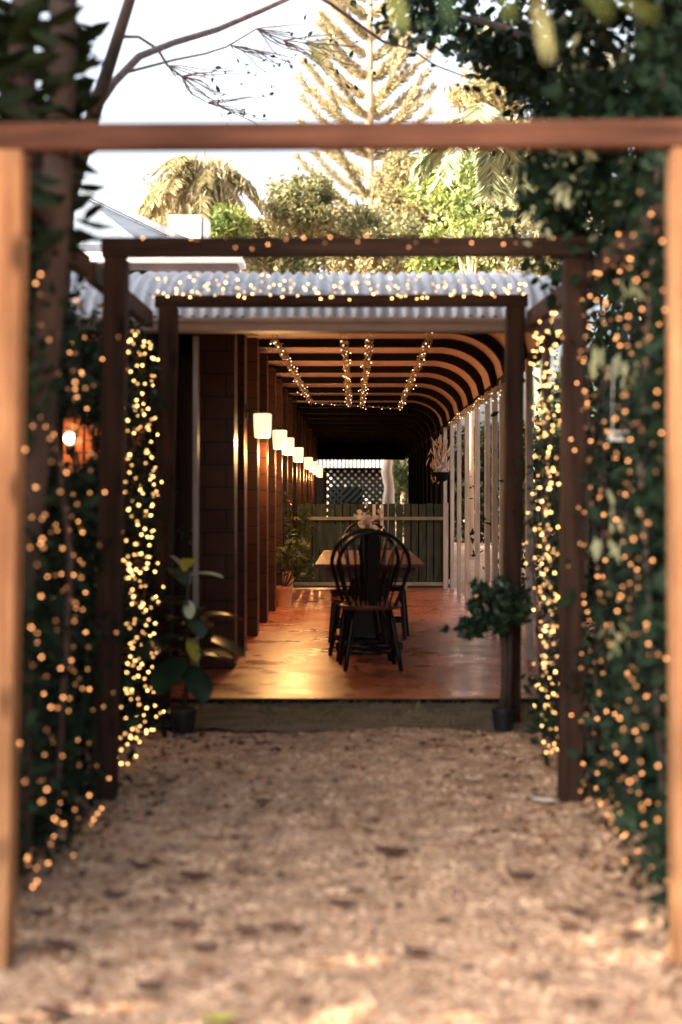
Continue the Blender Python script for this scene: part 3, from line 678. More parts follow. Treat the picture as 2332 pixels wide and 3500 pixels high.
b.box(X0, X1, D - .045, D - .014, Z1 - .03, Z1 + .05); b.build('frame', M['lattice'], sh)
b = MB(); N = 120
for j, (yy, z) in enumerate(((D - .25, zy(1075, D)), (D - .1, zy(1048, D)))):
    for i in range(N + 1): b.v.append((xy(724, D) + (xy(898, D) - xy(724, D)) * i / N, yy + .02 * math.sin(i * PI / 3), z))
b.f = [(i, i + 1, N + 2 + i, N + 1 + i) for i in range(N)]; b.build('roof_edge', mat('grey_scallop', (.16, .155, .15), .7, (.24, .23, .22), scale=6), sh)
b = MB(); b.box(X0 - 3.2, X0 + .03, D + 1.0, D + 1.1, -.2, CH + 1.7); b.box(X0 + .03, X1 + .3, D + 1.0, D + 1.1, -.2, CH - .5); b.box(X0 - .08, X1 + .1, D + 1.9, D + 2.0, CH + 1.0, CH + 1.7); b.build('added_dark_backing', M['lattice'], sh)  # dark panels added to shut off the sunlit ground beyond
b = MB(); b.box(X0 - .4, X1 + .05, D - .08, D + 3, zy(1057, D), zy(1057, D) + .05); b.build('roof', M['roofdark'], sh)
b = MB(); b.box(X0 - .1, X1 + .1, D + 3, D + 3.2, DK - .4, CH + 1.6)
tag(b.build('rendered_wall', M['palewall']), 'pale rendered garden wall showing white through the lattice holes', 'wall')
b = MB(); b.box(xy(757, D), xy(835, D), D + .3, D + .8, CH - .6, zy(1120, D)); tag(b.build('dark_cabinet', M['darkboard'], None, bevel=.03), 'dark cabinet standing behind the lower half of the lattice screen', 'cabinet')
sl = thing('louvre_shutter', (xy(733, 33), 33, DK), 'reddish louvred shutter beside the lattice screen beyond the gate', 'shutter')
xa, xb = xy(712, 33), xy(752, 33); b = MB(); b.box(xa, xa + .04, 33, 33.05, DK, zy(1088, 33)); b.box(xb - .07, xb, 33, 33.05, DK, zy(1088, 33)); b.box(xa + .042, xb - .072, 33.0, 33.05, zy(1093, 33), zy(1088, 33)); b.build('frame', M['redwood'], sl)
b = MB()
for k in range(16):
    z = zy(1152, 33) + k * .045 - .1; b.add([(xa + .04, 33.0, z), (xb - .07, 33.0, z), (xb - .07, 33.03, z + .028), (xa + .04, 33.03, z + .028)], [(0, 1, 2, 3)])
b.build('slats', M['redwood'], sl)
tr = thing('pale_tree', (xy(895, 35), 35, 0), 'thick pale leaning trunk at the right edge of the lattice screen', 'tree')
b = MB(); b.tube([P(902, 1400, 35), P(893, 1150, 35), P(895, 1120, 35), P(889, 1085, 35), P(892, 1040, 35), P(900, 900, 35)], [.16, .15, .12, .13, .13, .1], 12); b.build('trunk', M['canvas'], tr, smooth=True)

# ------------------------------------------------------------------ trees and hedges
def tree(name, label, base, h, crown_c, crown_r, m, bark, nleaf, lsize, seed, group=None, trunk_r=.15, aspect=.45, nclump=60, cs=.22):
    rng = np.random.default_rng(seed); t = thing(name, base, label, 'tree', group); base = Vector(base); cc = Vector(crown_c); cr = np.array(crown_r)
    b = MB(); mid = base.lerp(cc, .5) + Vector((rng.uniform(-.1, .1), 0, 0)) * h * .3
    b.tube([base, mid, cc, cc + Vector((0, 0, cr[2] * .6))], [trunk_r, trunk_r * .75, trunk_r * .45, trunk_r * .1], 9)
    d = rng.normal(size=(nclump, 3)); d /= np.linalg.norm(d, axis=1)[:, None]; c = np.array(cc) + d * (rng.uniform(.25, 1, (nclump, 1)) ** .6) * cr
    for k in range(0, min(nclump, 22)):
        s = mid.lerp(cc, rng.uniform(.3, 1)); e = Vector(c[k]); b.tube([s, s.lerp(e, .5) + Vector((0, 0, .05 * h)), e], [trunk_r * .3, trunk_r * .18, trunk_r * .06], 5)
    b.build('trunk', bark, t, smooth=True)
    idx = rng.integers(0, nclump, nleaf); sg = rng.uniform(.5, 1.3, nclump)[idx][:, None]
    pts = c[idx] + rng.normal(size=(nleaf, 3)) * cr.mean() * cs * sg
    leaves('crown', m, pts, lsize, t, aspect=aspect, rng=rng)
    return t
# Norfolk pine far behind the roof
D = 44; pine = thing('norfolk_pine', (xy(850, D), D, 0), 'tall golden pine with upswept feathery branches against the white sky', 'tree')
b = MB(); b.tube([P(852, 1200, D), P(850, 600, D), P(848, 250, D), P(850, -40, D), P(850, -300, D)], [.22, .17, .14, .09, .03], 9)
npts, ndir = [], []; lev = -280; i = 0
while lev < 520:
    half = 40 + (lev + 300) * .19; half = min(half, 150)
    for kk in range(4):
        q = (0, PI, .75, PI - .75)[kk] * (1 if i % 2 else -1) + rnd.uniform(-.3, .3); L = half / F * D * rnd.uniform(.85, 1.15)
        base = P(850, lev + rnd.uniform(-8, 8), D); dr = Vector((math.cos(q), math.sin(q), .55))
        prev = base; n_ = 12; pl = [base]
        for j in range(1, n_ + 1):
            t = j / n_; p = base + Vector((math.cos(q) * L * t, math.sin(q) * L * t, L * (.45 * t + .42 * t * t)))
            pl.append(p)
        b.tube(pl, [.03 * (1 - .7 * j / n_) for j in range(n_ + 1)], 5)
        for j in range(2, n_ + 1):
            dv = (pl[j] - pl[j - 1]).normalized()
            for _ in range(46):
                side = Vector((rnd.gauss(0, 1), rnd.gauss(0, 1), rnd.gauss(0, 1))); side = (side - dv * side.dot(dv)).normalized()
                npts.append(pl[j - 1].lerp(pl[j], rnd.random()) + side * rnd.uniform(.03, .12)); ndir.append(side + dv * 1.1)
    lev += 46; i += 1
b.build('trunk', M['barkpale'], pine, smooth=True)
leaves('crown', M['needle'], [tuple(p) for p in npts], .22, pine, aspect=.13, rng=RG, dirs=[tuple(p) for p in ndir], jit=.6)
# palm behind the chimney
def palm(px, py, D, Rf, label, m, seed, nf=26, shag=True, lean=0):
    rr = random.Random(seed); t = thing('palm_tree', (xy(px, D), D, 0), label, 'tree'); c = P(px, py, D)
    b = MB(); b.tube([Vector((c.x + lean, D, 0)), c.lerp(Vector((c.x + lean, D, 0)), .5) + Vector((lean * .42, 0, 0)), c + Vector((lean * .35, 0, -.3)), c], [.2, .15, .14, .13], 9); b.build('trunk', M['barkpale'], t, smooth=True)
    b = MB(); pts, dirs = [], []
    for k in range(nf):
        q = rr.uniform(0, 2 * PI); up = rr.uniform(-.5, 1.2); L = Rf * rr.uniform(.8, 1.15); pl = [c]
        for j in range(1, 13):
            s = j / 12; pl.append(c + Vector((math.cos(q) * L * s * (1.1 - .25 * max(0, up)), math.sin(q) * L * s, L * (up * .55 * s - .75 * s * s))))
        b.tube(pl, [.022 * (1 - .06 * j) for j in range(13)], 4)
        for j in range(1, 13):
            dv = (pl[j] - pl[j - 1]).normalized(); s = dv.cross(Vector((0, 0, 1))).normalized()
            for _ in range(14):
                sg = rr.choice((-1, 1)); p = pl[j - 1].lerp(pl[j], rr.random()); dn = s * sg + dv * .6 - Vector((0, 0, .55)); pts.append(tuple(p + dn.normalized() * .17)); dirs.append(tuple(dn))
    b.build('frond_stem', M['needle'], t)
    leaves('fronds', m, pts, .38, t, aspect=.1, rng=RG, dirs=dirs, jit=.3)
    if shag:
        leaves('dead_skirt', M['needle'], np.array(c) + np.column_stack([RG.normal(size=2200) * .42, RG.normal(size=2200) * .42, -RG.uniform(-.1, 1.7, 2200)]), .34, t, aspect=.16, rng=RG, dirs=np.tile((0, 0, -1.), (2200, 1)))
    return t
palm(465, 385, 38, 1.55, 'palm with drooping golden fronds and shaggy trunk behind the small white box', M['leafgold'], 3)
palm(1120, 290, 24, 1.3, 'pale feathery palm crown at the right above the near crossbeam', M['palefrond'], 9, nf=22, shag=False, lean=3.2)
# bushy trees in a row behind the roof
specs = [(400, 480, 40, (.75, .8, .7), 'leafgold', 'small golden bush at the left of the shaggy palm', 21), (520, 520, 37, (.6, .7, .5), 'leaflime', 'low lime green bush at the right of the shaggy palm', 22),
         (700, 470, 40, (1.25, .9, .8), 'leafolive', 'loose grey green tree between the palm and the pine', 23), (640, 535, 43, (1.3, .9, .42), 'leafolive', 'wide low grey green bush behind the roof left of the pine', 33), (980, 500, 43, (1.5, .9, .6), 'leafgold', 'pale golden thicket behind the roof right of the pine', 34), (770, 520, 43, (1.5, .9, .5), 'leafgold', 'low golden thicket at the foot of the pine', 35), (640, 598, 38, (1.3, .8, .42), 'leafolive', 'lowest grey green bush showing just over the roof at left centre', 36), (860, 600, 38, (1.3, .8, .42), 'leafgold', 'lowest golden bush showing just over the roof at centre', 37), (1080, 600, 36, (1.4, .8, .45), 'leaflime', 'lowest lime bush showing just over the roof at right', 38), (930, 430, 42, (.9, 1, 1.0), 'leafgold', 'golden yellow tree just right of the pine trunk', 24),
         (860, 535, 41, (1.7, 1, .62), 'leafolive', 'broad olive green shrub below the pine behind the roof', 25), (1080, 470, 30, (1.15, 1, .95), 'leaflime', 'bright lime green tree above the roof at the right', 26),
         (1230, 520, 28, (1.0, 1, 1.0), 'leafolive', 'olive tree between the lime tree and the dark vine', 27), (1150, 180, 34, (1.2, 1.2, 1.1), 'leafgold', 'tall golden tree glimpsed through the dark leaves at upper right', 28),
         (1330, 260, 34, (1.5, 1.2, 1.7), 'leafgold', 'second tall golden tree behind the dark leaves at far upper right', 29)]
for px, py, d, cr, mk, lab, sd_ in specs:
    c = P(px, py, d); tree('bushy_tree', lab, (c.x, d, 0), c.z, c, cr, M[mk], M['barkpale'], 5200, .15, sd_, 'trees behind the roof', trunk_r=.10, nclump=38, cs=.17)
# dark green growth beyond the gate at right
c = P(935, 1080, 40); tree('garden_tree', 'dim green tree to the right of the pale trunk beyond the gate', (c.x, 40, 0), 3, c, (.6, .5, .7), M['leafmid'], M['barkdark'], 1500, .14, 31, trunk_r=.06)
# garden shrubs outside the right posts
for k, (x, y, r, mk, lab) in enumerate(((2.35, 9.6, (.7, .9, 1.3), 'leafolive', 'tall olive shrub seen between the last two frames at right'), (2.5, 12.4, (.8, 1.2, 1.3), 'leafmid', 'green shrub outside the middle veranda posts'),
        (2.7, 15.5, (.8, 1.4, 1.4), 'leafolive', 'pale olive shrub outside the far veranda posts'), (2.9, 19.2, (.8, 1.6, 1.5), 'leafmid', 'dark green shrub outside the posts level with the gate'))):
    tree('garden_shrub', lab, (x, y, 0), 2, (x, y, 1.35), r, M['leafmid' if mk == 'leafolive' else 'leafdark'], M['barkdark'], 5200, .085, 40 + k, 'shrubs outside the veranda posts', trunk_r=.05, nclump=50, cs=.25)

# leaning dark tree with big leaves at the left
lt = thing('dark_tree', (xy(85, 5.1), 5.1, 0), 'dark multi stemmed tree with big drooping leaves behind the near left post', 'tree')
b = MB()
b.tube([P(5, 2250, 5.0), P(15, 1400, 5.0), P(78, 950, 5.0), P(112, 640, 5.0), P(128, 450, 5.0), P(140, 250, 5.0), P(150, -120, 5.0)], [.11, .09, .075, .062, .055, .05, .05], 12)
b.tube([P(128, 560, 5.1), P(60, 300, 5.15), P(50, 150, 5.2), P(60, -120, 5.2)], [.05, .055, .05, .045], 10)
b.build('trunk', M['barkdark'], lt, smooth=True)
bt = thing('bare_tree', (xy(120, 7.7), 7.7, 0), 'slanting dark tree at left whose bare branch and fine twigs arch across the sky', 'tree')
b = MB(); b.tube([P(110, 1700, 7.6), P(120, 900, 7.65), P(150, 470, 7.7), P(212, 275, 7.8), P(245, 170, 7.9), P(305, -20, 8.1), P(330, -120, 8.2)], [.07, .065, .055, .042, .038, .032, .03], 10)
b.build('trunk', M['barkdark'], bt, smooth=True)
b = MB()
b.tube([P(208, 268, 7.8), P(262, 190, 8.2), P(320, 130, 8.6), P(400, 98, 9.2), P(500, 68, 9.9), P(600, 25, 10.6), P(700, -20, 11.2)], [.026, .024, .024, .022, .021, .020, .018], 8)
b.tube([P(285, 168, 8.35), P(400, 138, 9.2), P(470, 124, 9.8), P(520, 108, 10.2), P(590, 66, 10.8), P(650, 92, 11.4), P(745, 104, 12)], [.010, .009, .008, .007, .006, .005, .004], 5)
b.tube([P(262, 85, 8.0), P(320, 85, 9), P(362, 112, 9.6), P(385, 150, 9.9), P(418, 175, 10.2), P(440, 215, 10.5), P(478, 236, 10.8)], [.012, .011, .011, .01, .009, .007, .004], 5)
b.tube([P(690, -30, 9.4), P(760, 8, 9.6), P(830, 60, 9.8), P(880, 95, 9.9), P(945, 112, 10), P(1000, 150, 10), P(1080, 180, 10)], [.014, .013, .012, .011, .009, .008, .005], 6)
b.build('branch', M['twig'], bt, smooth=True)
b = MB(); ends = []
for x, y, n_ in ((418, 175, 9), (385, 150, 5), (478, 236, 6), (530, 104, 10), (590, 66, 8), (650, 92, 8), (700, 98, 7)):
    for k in range(n_):
        d = 10.4 + rnd.random(); p = [P(x, y, d)]; q = rnd.uniform(-.2, .95)
        for j in range(5): x2 = (p[-1].x / p[-1].y * F + 813) + rnd.uniform(12, 42); y2 = 1150 - (p[-1].z - CH) / p[-1].y * F + q * rnd.uniform(8, 44); d += .05; p.append(P(x2, y2, d)); ends.append(tuple(p[-1])) if j > 1 else None
        b.tube(p, [.005, .0045, .004, .0035, .003, .002], 4)
b.build('twigs', M['twig'], bt)
leaves('small_leaves', M['leafblack'], np.array(ends)[::2] + RG.normal(size=(len(ends[::2]), 3)) * .03, .05, bt, aspect=.5, rng=RG)
lp, ldir = [], []
for k in range(330):
    x, y = rnd.choice(((rnd.uniform(-60, 230), rnd.uniform(-60, 560)), (rnd.gauss(120, 90), rnd.gauss(190, 130)), (rnd.gauss(30, 60), rnd.uniform(100, 700))))
    if x > 235 or (170 < y < 260 and x > 215): continue
    lp.append(tuple(P(x, y, rnd.uniform(4.8, 5.8)))); ldir.append((rnd.choice((-1, 1)) * 1.0, rnd.gauss(0, .5), -.45))
leaves('crown', M['leafblack'], lp, .15, lt, aspect=.33, rng=RG, dirs=ldir, jit=.7)

# big dark vine canopy upper right
vt = thing('canopy_tree', (1.75, 6.4, 0), 'large dark leafy tree hanging over the right side of the frames', 'tree')
b = MB(); b.tube([(1.95, 6.4, -.05), (1.9, 6.3, 1.4), P(1490, 300, 6.2), P(1480, -100, 6.3)], [.09, .08, .06, .05], 10)
b.tube([P(1490, 350, 6.2), P(1350, 150, 6.3), P(1150, 60, 7.8), P(950, 10, 8.8)], [.04, .03, .018, .01], 8); b.tube([P(1480, 200, 6.2), P(1300, -20, 6.3)], [.03, .015], 7)
b.build('trunk', M['barkdark'], vt, smooth=True)
cp = []
def region(n_, x0, x1, y0, y1, d0, d1, ncl, sig, fn=None):
    cl = [(rnd.uniform(x0, x1), rnd.uniform(y0, y1), rnd.uniform(d0, d1)) for _ in range(ncl)]
    if fn: cl = [c_ for c_ in cl if fn(c_[0], c_[1])]
    for _ in range(n_):
        c_ = rnd.choice(cl); p = P(*c_); cp.append((p.x + rnd.gauss(0, sig), p.y + rnd.gauss(0, sig), p.z + rnd.gauss(0, sig)))
region(1500, 880, 1300, -80, 190, 7.6, 9.5, 80, .07, lambda x, y: y < (x - 820) * .55)
region(900, 1080, 1250, 100, 290, 7.6, 9.5, 40, .075, lambda x, y: y < (x - 960) * .9)
region(4200, 1260, 1700, -100, 620, 5.6, 7.4, 120, .085)
leaves('crown', M['leafdark'], cp, .062, vt, aspect=.6, rng=RG, roundish=True)
cp = []; region(170, 1230, 1560, 0, 560, 5.6, 6.4, 30, .05)
leaves('bright_leaves', M['palefrond'], cp, .055, vt, aspect=.45, rng=RG)
# unseen leaf layer added above the frames to hold back skylight
n_ = 15000; oy = 0; oc = RG.uniform((-2.6, 4.6), (2.6, 7.2), (150, 2)); oi = RG.integers(0, 150, n_)
ox = oc[oi, 0] + RG.normal(size=n_) * .22; oy = oc[oi, 1] + RG.normal(size=n_) * .22; oz = CH + .62 + .375 * oy + RG.uniform(0, .8, n_)
leaves('unseen_canopy', M['leafdark'], np.column_stack([ox, oy, oz]), .13, vt, aspect=.6, rng=RG)
# out of focus leaves close to the lens
ob = thing('overhanging_sprig', P(1000, -60, 2.2), 'very blurred pale green leaves hanging into the top of the view close to the camera', 'branch')
b = MB(); b.tube([P(700, -160, 2.2), P(1000, -90, 2.2), P(1400, -110, 2.2)], .006, 6); b.build('twig', M['twig'], ob)
for x, y, dx, dz, L, k in ((660, 55, -.5, -.5, .07, 'leafblack'), (735, 70, -.05, -1, .06, 'leafmid'), (900, -40, .2, -1, .07, 'leafmid'), (1010, -60, .2, -.9, .075, 'leafdark'), (1230, 0, .25, -1, .085, 'leafolive'), (1300, -60, .7, -.6, .09, 'leafmid'), (1400, -10, .9, -.3, .08, 'leaflime'), (1130, -60, .4, -.8, .07, 'leafmid')):
    big_leaf(P(x, y, 2.2), (dx, .1, dz), L, L * .27, 'leaf', M[k], ob, curl=.1)
    b = MB(); b.tube([P(x, y, 2.2), P(x + 10, -100, 2.2)], .0015, 4); b.build('stalk', M['twig'], ob)

# climbing hedges along both sides of the frames
def hedge(name, label, lo, hi, ncl, per, sig, m, size, seed):
    rng = np.random.default_rng(seed); lo, hi = np.array(lo), np.array(hi)
    t = thing(name, ((lo[0] + hi[0]) / 2, (lo[1] + hi[1]) / 2, 0), label, 'hedge')
    b = MB()
    for k in range(14):
        b = MB(); y = rng.uniform(lo[1], hi[1]); x = rng.uniform(lo[0], hi[0]); b.tube([(x, y, 0), (x + rng.uniform(-.1, .1), y + rng.uniform(-.1, .1), hi[2] * .5), (x + rng.uniform(-.15, .15), y + rng.uniform(-.2, .2), hi[2])], [.014, .01, .004], 5); b.build('stem', M['twig'], t)
    pts = clumps(rng, lo, hi, ncl, per, sig)
    if lo[0] < 0 and hi[2] > 1:            # the growth has been cut back where the globe lamp shines through
        g_ = np.array(P(161, 1007, 8.55)); g_[2] += -.02; u = pts[:, 1] / 8.55
        dist = np.hypot(pts[:, 0] - g_[0] * u, (pts[:, 2] - CH) - (g_[2] - CH) * u); pts = pts[dist > (.13 + .1 * rng.random(len(pts))) * u]
    leaves('foliage', m, pts, size * .8, t, aspect=.5, rng=rng, vary=.6)
    return t
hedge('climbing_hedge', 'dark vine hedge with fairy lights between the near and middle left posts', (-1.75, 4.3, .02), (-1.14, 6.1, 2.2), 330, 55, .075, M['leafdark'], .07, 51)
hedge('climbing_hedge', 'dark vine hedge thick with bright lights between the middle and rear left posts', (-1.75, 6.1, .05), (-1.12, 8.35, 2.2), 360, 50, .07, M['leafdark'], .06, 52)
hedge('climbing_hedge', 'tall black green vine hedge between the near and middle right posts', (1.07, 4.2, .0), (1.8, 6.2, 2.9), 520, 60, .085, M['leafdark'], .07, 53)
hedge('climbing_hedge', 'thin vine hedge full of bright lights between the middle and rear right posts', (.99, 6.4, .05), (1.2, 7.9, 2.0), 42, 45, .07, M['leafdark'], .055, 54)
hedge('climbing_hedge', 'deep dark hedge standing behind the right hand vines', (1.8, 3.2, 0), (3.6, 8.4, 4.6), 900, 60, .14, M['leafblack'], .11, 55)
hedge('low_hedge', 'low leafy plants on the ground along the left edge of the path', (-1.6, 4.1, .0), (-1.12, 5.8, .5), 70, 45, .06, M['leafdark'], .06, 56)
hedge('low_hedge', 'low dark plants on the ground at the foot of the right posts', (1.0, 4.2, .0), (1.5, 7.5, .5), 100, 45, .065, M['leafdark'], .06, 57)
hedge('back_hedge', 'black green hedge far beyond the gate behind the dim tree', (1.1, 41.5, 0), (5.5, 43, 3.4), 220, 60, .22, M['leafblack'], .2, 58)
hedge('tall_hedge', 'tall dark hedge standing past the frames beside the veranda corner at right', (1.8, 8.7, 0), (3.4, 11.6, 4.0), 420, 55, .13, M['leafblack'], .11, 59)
# pale leaves catching light in the right hedge
cp = []; region(14, 1405, 1470, 640, 700, 5, 5.3, 5, .03); region(26, 1395, 1470, 800, 900, 5, 5.3, 6, .03); region(30, 1395, 1440, 1120, 1280, 5, 5.3, 6, .025); region(24, 1400, 1440, 1400, 1500, 5, 5.3, 5, .025)
tag(leaves('pale_creeper', M['palefrond'], cp[::2], .06, aspect=.32, rng=RG, dirs=np.tile((0, 0, -1.), (len(cp[::2]), 1))), 'pale green creeper hanging down the front of the right dark hedge', 'creeper')
b = MB(); c = P(1432, 1003, 5.4); b.box(c.x - .05, c.x + .05, c.y - .04, c.y + .04, c.z - .016, c.z - .004); b.box(c.x - .05, c.x + .05, c.y - .045, c.y + .04, c.z + .012, c.z + .018)
b.box(c.x - .048, c.x - .042, c.y - .035, c.y + .035, c.z - .004, c.z + .012); b.box(c.x + .042, c.x + .048, c.y - .035, c.y + .035, c.z - .004, c.z + .012)
b.tube([(c.x - .04, c.y, c.z + .018), (c.x - .038, c.y, c.z + .3)], .002, 4)
tag(b.build('bird_feeder', M['palewall']), 'small pale hanging tray among the dark leaves of the right hedge', 'bird feeder')

# trees added out of view at left to block the sun from the path
for k, (x, y) in enumerate(((-6.5, 4.2), (-6.4, 6.6), (-6.3, 1.6))):
    tree('added_shade_tree', ORD[k] + ' broad dark unseen tree added left of the path to block the sun', (x, y, -.2), 7, (x, y, 4.2), (2.1, 2.1, 3.6), M['leafblack'], M['barkdark'], 9000 if k != 4 else 3800, .36, 60 + k, 'unseen trees added to shade the path', trunk_r=.2, aspect=.6, nclump=90, cs=.17)

# neighbour's roof at upper left
nb = thing('neighbour_house', P(280, 600, 20), 'house with a pale blue sloping metal roof at upper left', 'house')
b = MB(); a0, a1, a2, a3 = P(190, 432, 18), P(418, 548, 22), P(200, 548, 16), P(150, 560, 17)
def quadslab(b, q, n_=(0, .05, -.08)):
    n_ = Vector(n_); v = [Vector(p) for p in q] + [Vector(p) + n_ for p in q]; b.add(v, [(0, 1, 2, 3), (7, 6, 5, 4), (0, 4, 5, 1), (1, 5, 6, 2), (2, 6, 7, 3), (3, 7, 4, 0)])
quadslab(b, (P(192, 452, 20), P(424, 562, 20), P(330, 562, 17.5), P(150, 562, 17.5))); b.build('roof', M['roofblue'], nb)
b = MB(); b.beam(P(188, 438, 19.9), P(440, 560, 19.9), .09, .12, up=(0, 1, 0)); b.build('ridge_capping', M['roofblue'], nb)
b = MB(); c = P(300, 700, 19); b.box(c.x - 1.4, c.x + .6, 19, 21, .0, c.z + .75); b.build('wall', M['palewall'], nb)
c = P(428, 525, 30); b = MB(); b.box(c.x - .35, c.x + .35, 29.7, 30.3, c.z - .3, c.z + .19); b.box(c.x + .37, c.x + .5, 29.8, 30.2, c.z - .3, c.z + .15); b.box(c.x - .37, c.x + .37, 29.68, 30.32, c.z + .19, c.z + .22)
tag(b.build('water_tank', M['palewall'], None, bevel=.05), 'white box shaped tank below the shaggy palm above the roofs', 'water tank')
b = MB(); b.lathe([(.2, 0), (.2, CH + 2.5)], (c.x, 30, -.2), 12); tag(b.build('tank_stand', M['palewall']), 'pale stand carrying the white tank, hidden behind the roof', 'stand')

# ------------------------------------------------------------------ fairy lights
def drop(points, kind, label, group, wr=.0012):
    t = thing('light_string', points[0], label, 'fairy lights', group)
    b = MB(); b.tube(points, wr, 4); b.build('wire', M['wire'], t)
    for p in points[1:]: bulb(Vector(p) + Vector((rnd.gauss(0, .008), rnd.gauss(0, .008), rnd.gauss(0, .008))), t, kind)
    return t
def curtain(xf, y0, y1, ndrop, ztop, zbot, step, kind, label, group, jx=.05):
    for k in range(ndrop):
        y = y0 + (y1 - y0) * (k + rnd.uniform(.1, .9)) / ndrop; x = xf(y); z = ztop + rnd.uniform(-.05, .05); pts = [(x, y, z)]
        zb = zbot(y) if callable(zbot) else zbot
        while z > zb:
            z -= step * rnd.uniform(.5, 1.6); pts.append((x + rnd.gauss(0, jx), y + rnd.gauss(0, .05), max(z, zb)))
        drop(pts, kind, ORD[k] + ' ' + label, group)
curtain(lambda y: -1.04 - rnd.random() * .05, 4.45, 5.75, 15, CH + .85, lambda y: gz(y) + .06, .135, 'near', 'string from the camera of the amber lights on the near left hedge', 'fairy light strings on the near left hedge')
curtain(lambda y: -1.055 - rnd.random() * .03, 6.5, 7.6, 17, CH + .9, lambda y: gz(y) + .02 + rnd.uniform(0, .12), .12, 'far', 'string from the camera of the bright lights by the rear left post', 'fairy light strings on the far left hedge', .03)
curtain(lambda y: .93 + .06 * (y - 6.6) + rnd.random() * .02, 6.5, 7.75, 19, CH + .93, lambda y: gz(y) + .03 + rnd.uniform(0, .2), .12, 'far', 'string from the camera of the bright lights by the rear right post', 'fairy light strings on the far right hedge', .03)
curtain(lambda y: .965 + rnd.random() * .03, 4.45, 6.0, 20, CH + 1.05, lambda y: gz(y) + .1, .13, 'near', 'string from the camera of the amber lights on the near right hedge', 'fairy light strings on the near right hedge')
# along the rear beam
for k in range(4):
    pts = []
    for i in range(40):
        x = xy(330, 7.7) + (xy(1215, 7.7) - xy(330, 7.7)) * (i + rnd.random() * .8) / 40
        pts.append((x, 7.72 + rnd.uniform(-.03, .05), zy(678, 7.7) + min(.2, rnd.expovariate(1 / .035)) + (.05, .02, 0, -.02)[k]))
    drop(pts, 'far', ('highest', 'second highest', 'third highest', 'lowest')[k] + ' of the bright light strings heaped along the top of the rear crossbeam', 'fairy light strings on the rear crossbeam')
pts = [(xy(290, 6) + (xy(1300, 6) - xy(290, 6)) * (i + rnd.random() * .8) / 26, 5.99, zy(555, 6) + rnd.uniform(-.03, .03)) for i in range(26)]
drop(pts, 'near', 'single string of amber fairy lights along the middle crossbeam', None)
# garlands under the ceiling
def garland(a, b_, label, n_=34, rad=.035, nb_=40):
    a, b_ = Vector(a), Vector(b_); t = thing('ceiling_garland', a, label, 'garland'); m = MB(); pts = []
    N = n_ * 8
    for i in range(N + 1):
        s = i / N; p = a.lerp(b_, s); q = i * 1.05 + rnd.gauss(0, .5); r_ = rad * rnd.uniform(.5, 1.3); pts.append(p + Vector((math.cos(q) * r_, rnd.gauss(0, .02), math.sin(q) * r_)))
    m.tube(pts, .0045, 4); m.build('wire', M['goldwire'], t)
    for i in range(nb_): p = a.lerp(b_, (i + rnd.random()) / nb_); bulb(p + Vector((rnd.gauss(0, rad * .8), 0, rnd.gauss(0, rad * .8) - .01)), t, 'clear')
    return t
zc = CH + 1.27
garland(P(630, 775, 11.3), P(715, 925, 19), 'leftmost sagging garland of tiny lights under the pink ceiling')
garland(P(792, 775, 11.3), P(803, 930, 19), 'garland of tiny lights left of the ceiling centre')
garland(P(852, 775, 11.3), P(832, 932, 19), 'garland of tiny lights right of the ceiling centre')
garland(P(992, 772, 11.3), P(918, 938, 19), 'rightmost straight garland of tiny lights under the pink ceiling')
garland(P(1152, 890, 11.6), P(1036, 972, 18.5), 'garland of tiny lights along the eave above the garden side posts')
garland(P(715, 925, 19), P(918, 938, 19), 'thin cross garland joining the far ends of the ceiling garlands', 14, .012, 8)

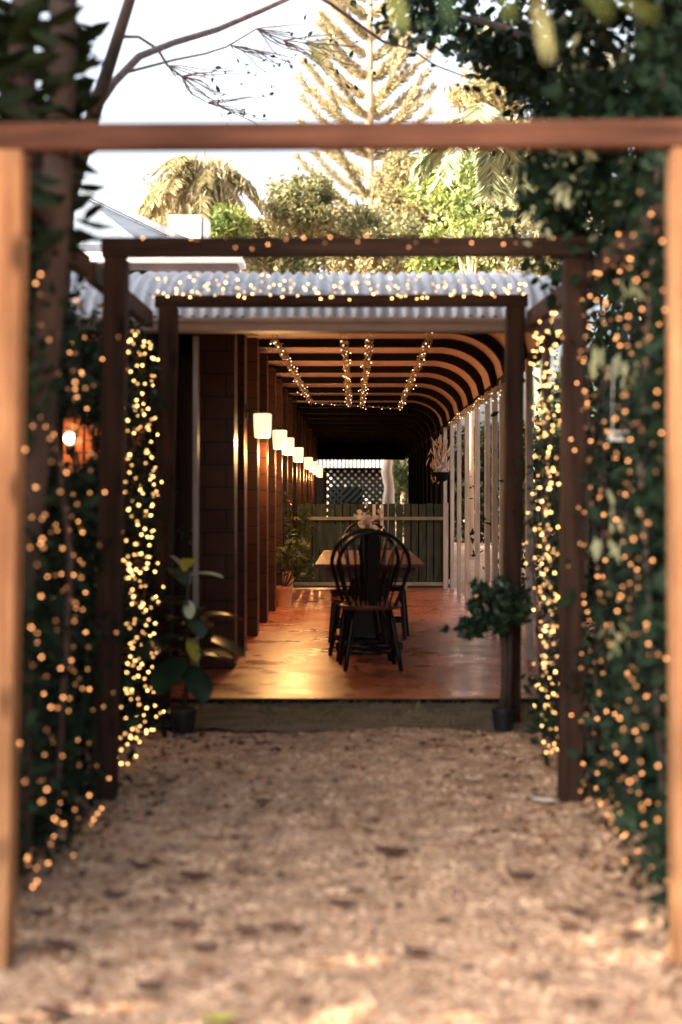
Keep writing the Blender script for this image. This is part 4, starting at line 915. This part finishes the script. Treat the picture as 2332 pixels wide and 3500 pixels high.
# ------------------------------------------------------------------ fallen leaves on the path
FL = [(322, 1992, 60, 0), (447, 2022, 70, 0), (537, 2037, 35, 0), (265, 2060, 60, 0), (420, 2135, 75, 0), (570, 2145, 60, 0), (470, 2180, 60, 0), (345, 2262, 70, 0), (240, 2215, 40, 0), (140, 2180, 80, 0), (95, 2100, 50, 0),
      (640, 2140, 60, 0), (785, 2092, 70, 0), (960, 2197, 70, 0), (900, 1965, 80, 0), (130, 2330, 90, 0), (1200, 2020, 70, 0), (1330, 2095, 60, 0), (1400, 1900, 50, 0), (180, 1888, 60, 0), (390, 1800, 40, 0), (820, 2060, 40, 0),
      (1250, 1845, 60, 1), (1085, 1797, 35, 1), (500, 2340, 70, 2), (1450, 2150, 60, 0), (1020, 2120, 40, 0), (700, 2300, 50, 0), (1240, 2260, 60, 0), (860, 1880, 30, 0), (600, 1850, 35, 0), (740, 2215, 45, 0)]
FL.sort(key=lambda q: -q[1]); nd = 0
for i, (px, py, wpx, k) in enumerate(FL):
    d = (CH + .0) * F / (py - 1150)
    for _ in range(4): d = (CH - gz(d) - .01) * F / (py - 1150)
    x = xy(px, d); L = wpx / F * d * 1.15; q = rnd.uniform(-.5, .5); z = ground_z(x, d) + .012
    b = MB(); N = 7; vs = []
    for j in range(N + 1):
        t = j / N; wv = L * .26 * math.sin(PI * (t * .94 + .03)) ** .8; u = (t - .5) * L; zc_ = .25 * L * (abs(2 * t - 1) ** 2) * rnd.uniform(.5, .9)
        for s in (-1, 0, 1):
            vx, vy = u, s * wv; vs.append((x + vx * math.cos(q) - vy * math.sin(q), d + vx * math.sin(q) + vy * math.cos(q), z + zc_ + (abs(s) * wv * .5)))
    b.add(vs, [(3 * j + k_, 3 * j + k_ + 1, 3 * j + 4 + k_, 3 * j + 3 + k_) for j in range(N) for k_ in (0, 1)])
    o = b.build('fallen_leaf', M[('deadleaf', 'paleleaf', 'leafyellow')[k]], None, smooth=True)
    if k == 1: tag(o, ('bleached pale leaf lying by the foot of the middle right post', 'small bleached leaf lying on the far right part of the path')[0 if px > 1200 else 1], 'leaf')
    elif k == 2: tag(o, 'yellow fallen leaf at the very bottom of the path', 'leaf')
    else: tag(o, ORD[nd] + ' nearest to the camera of the curled dark leaves lying on the gravel', 'leaf', 'dark fallen leaves on the path'); nd += 1
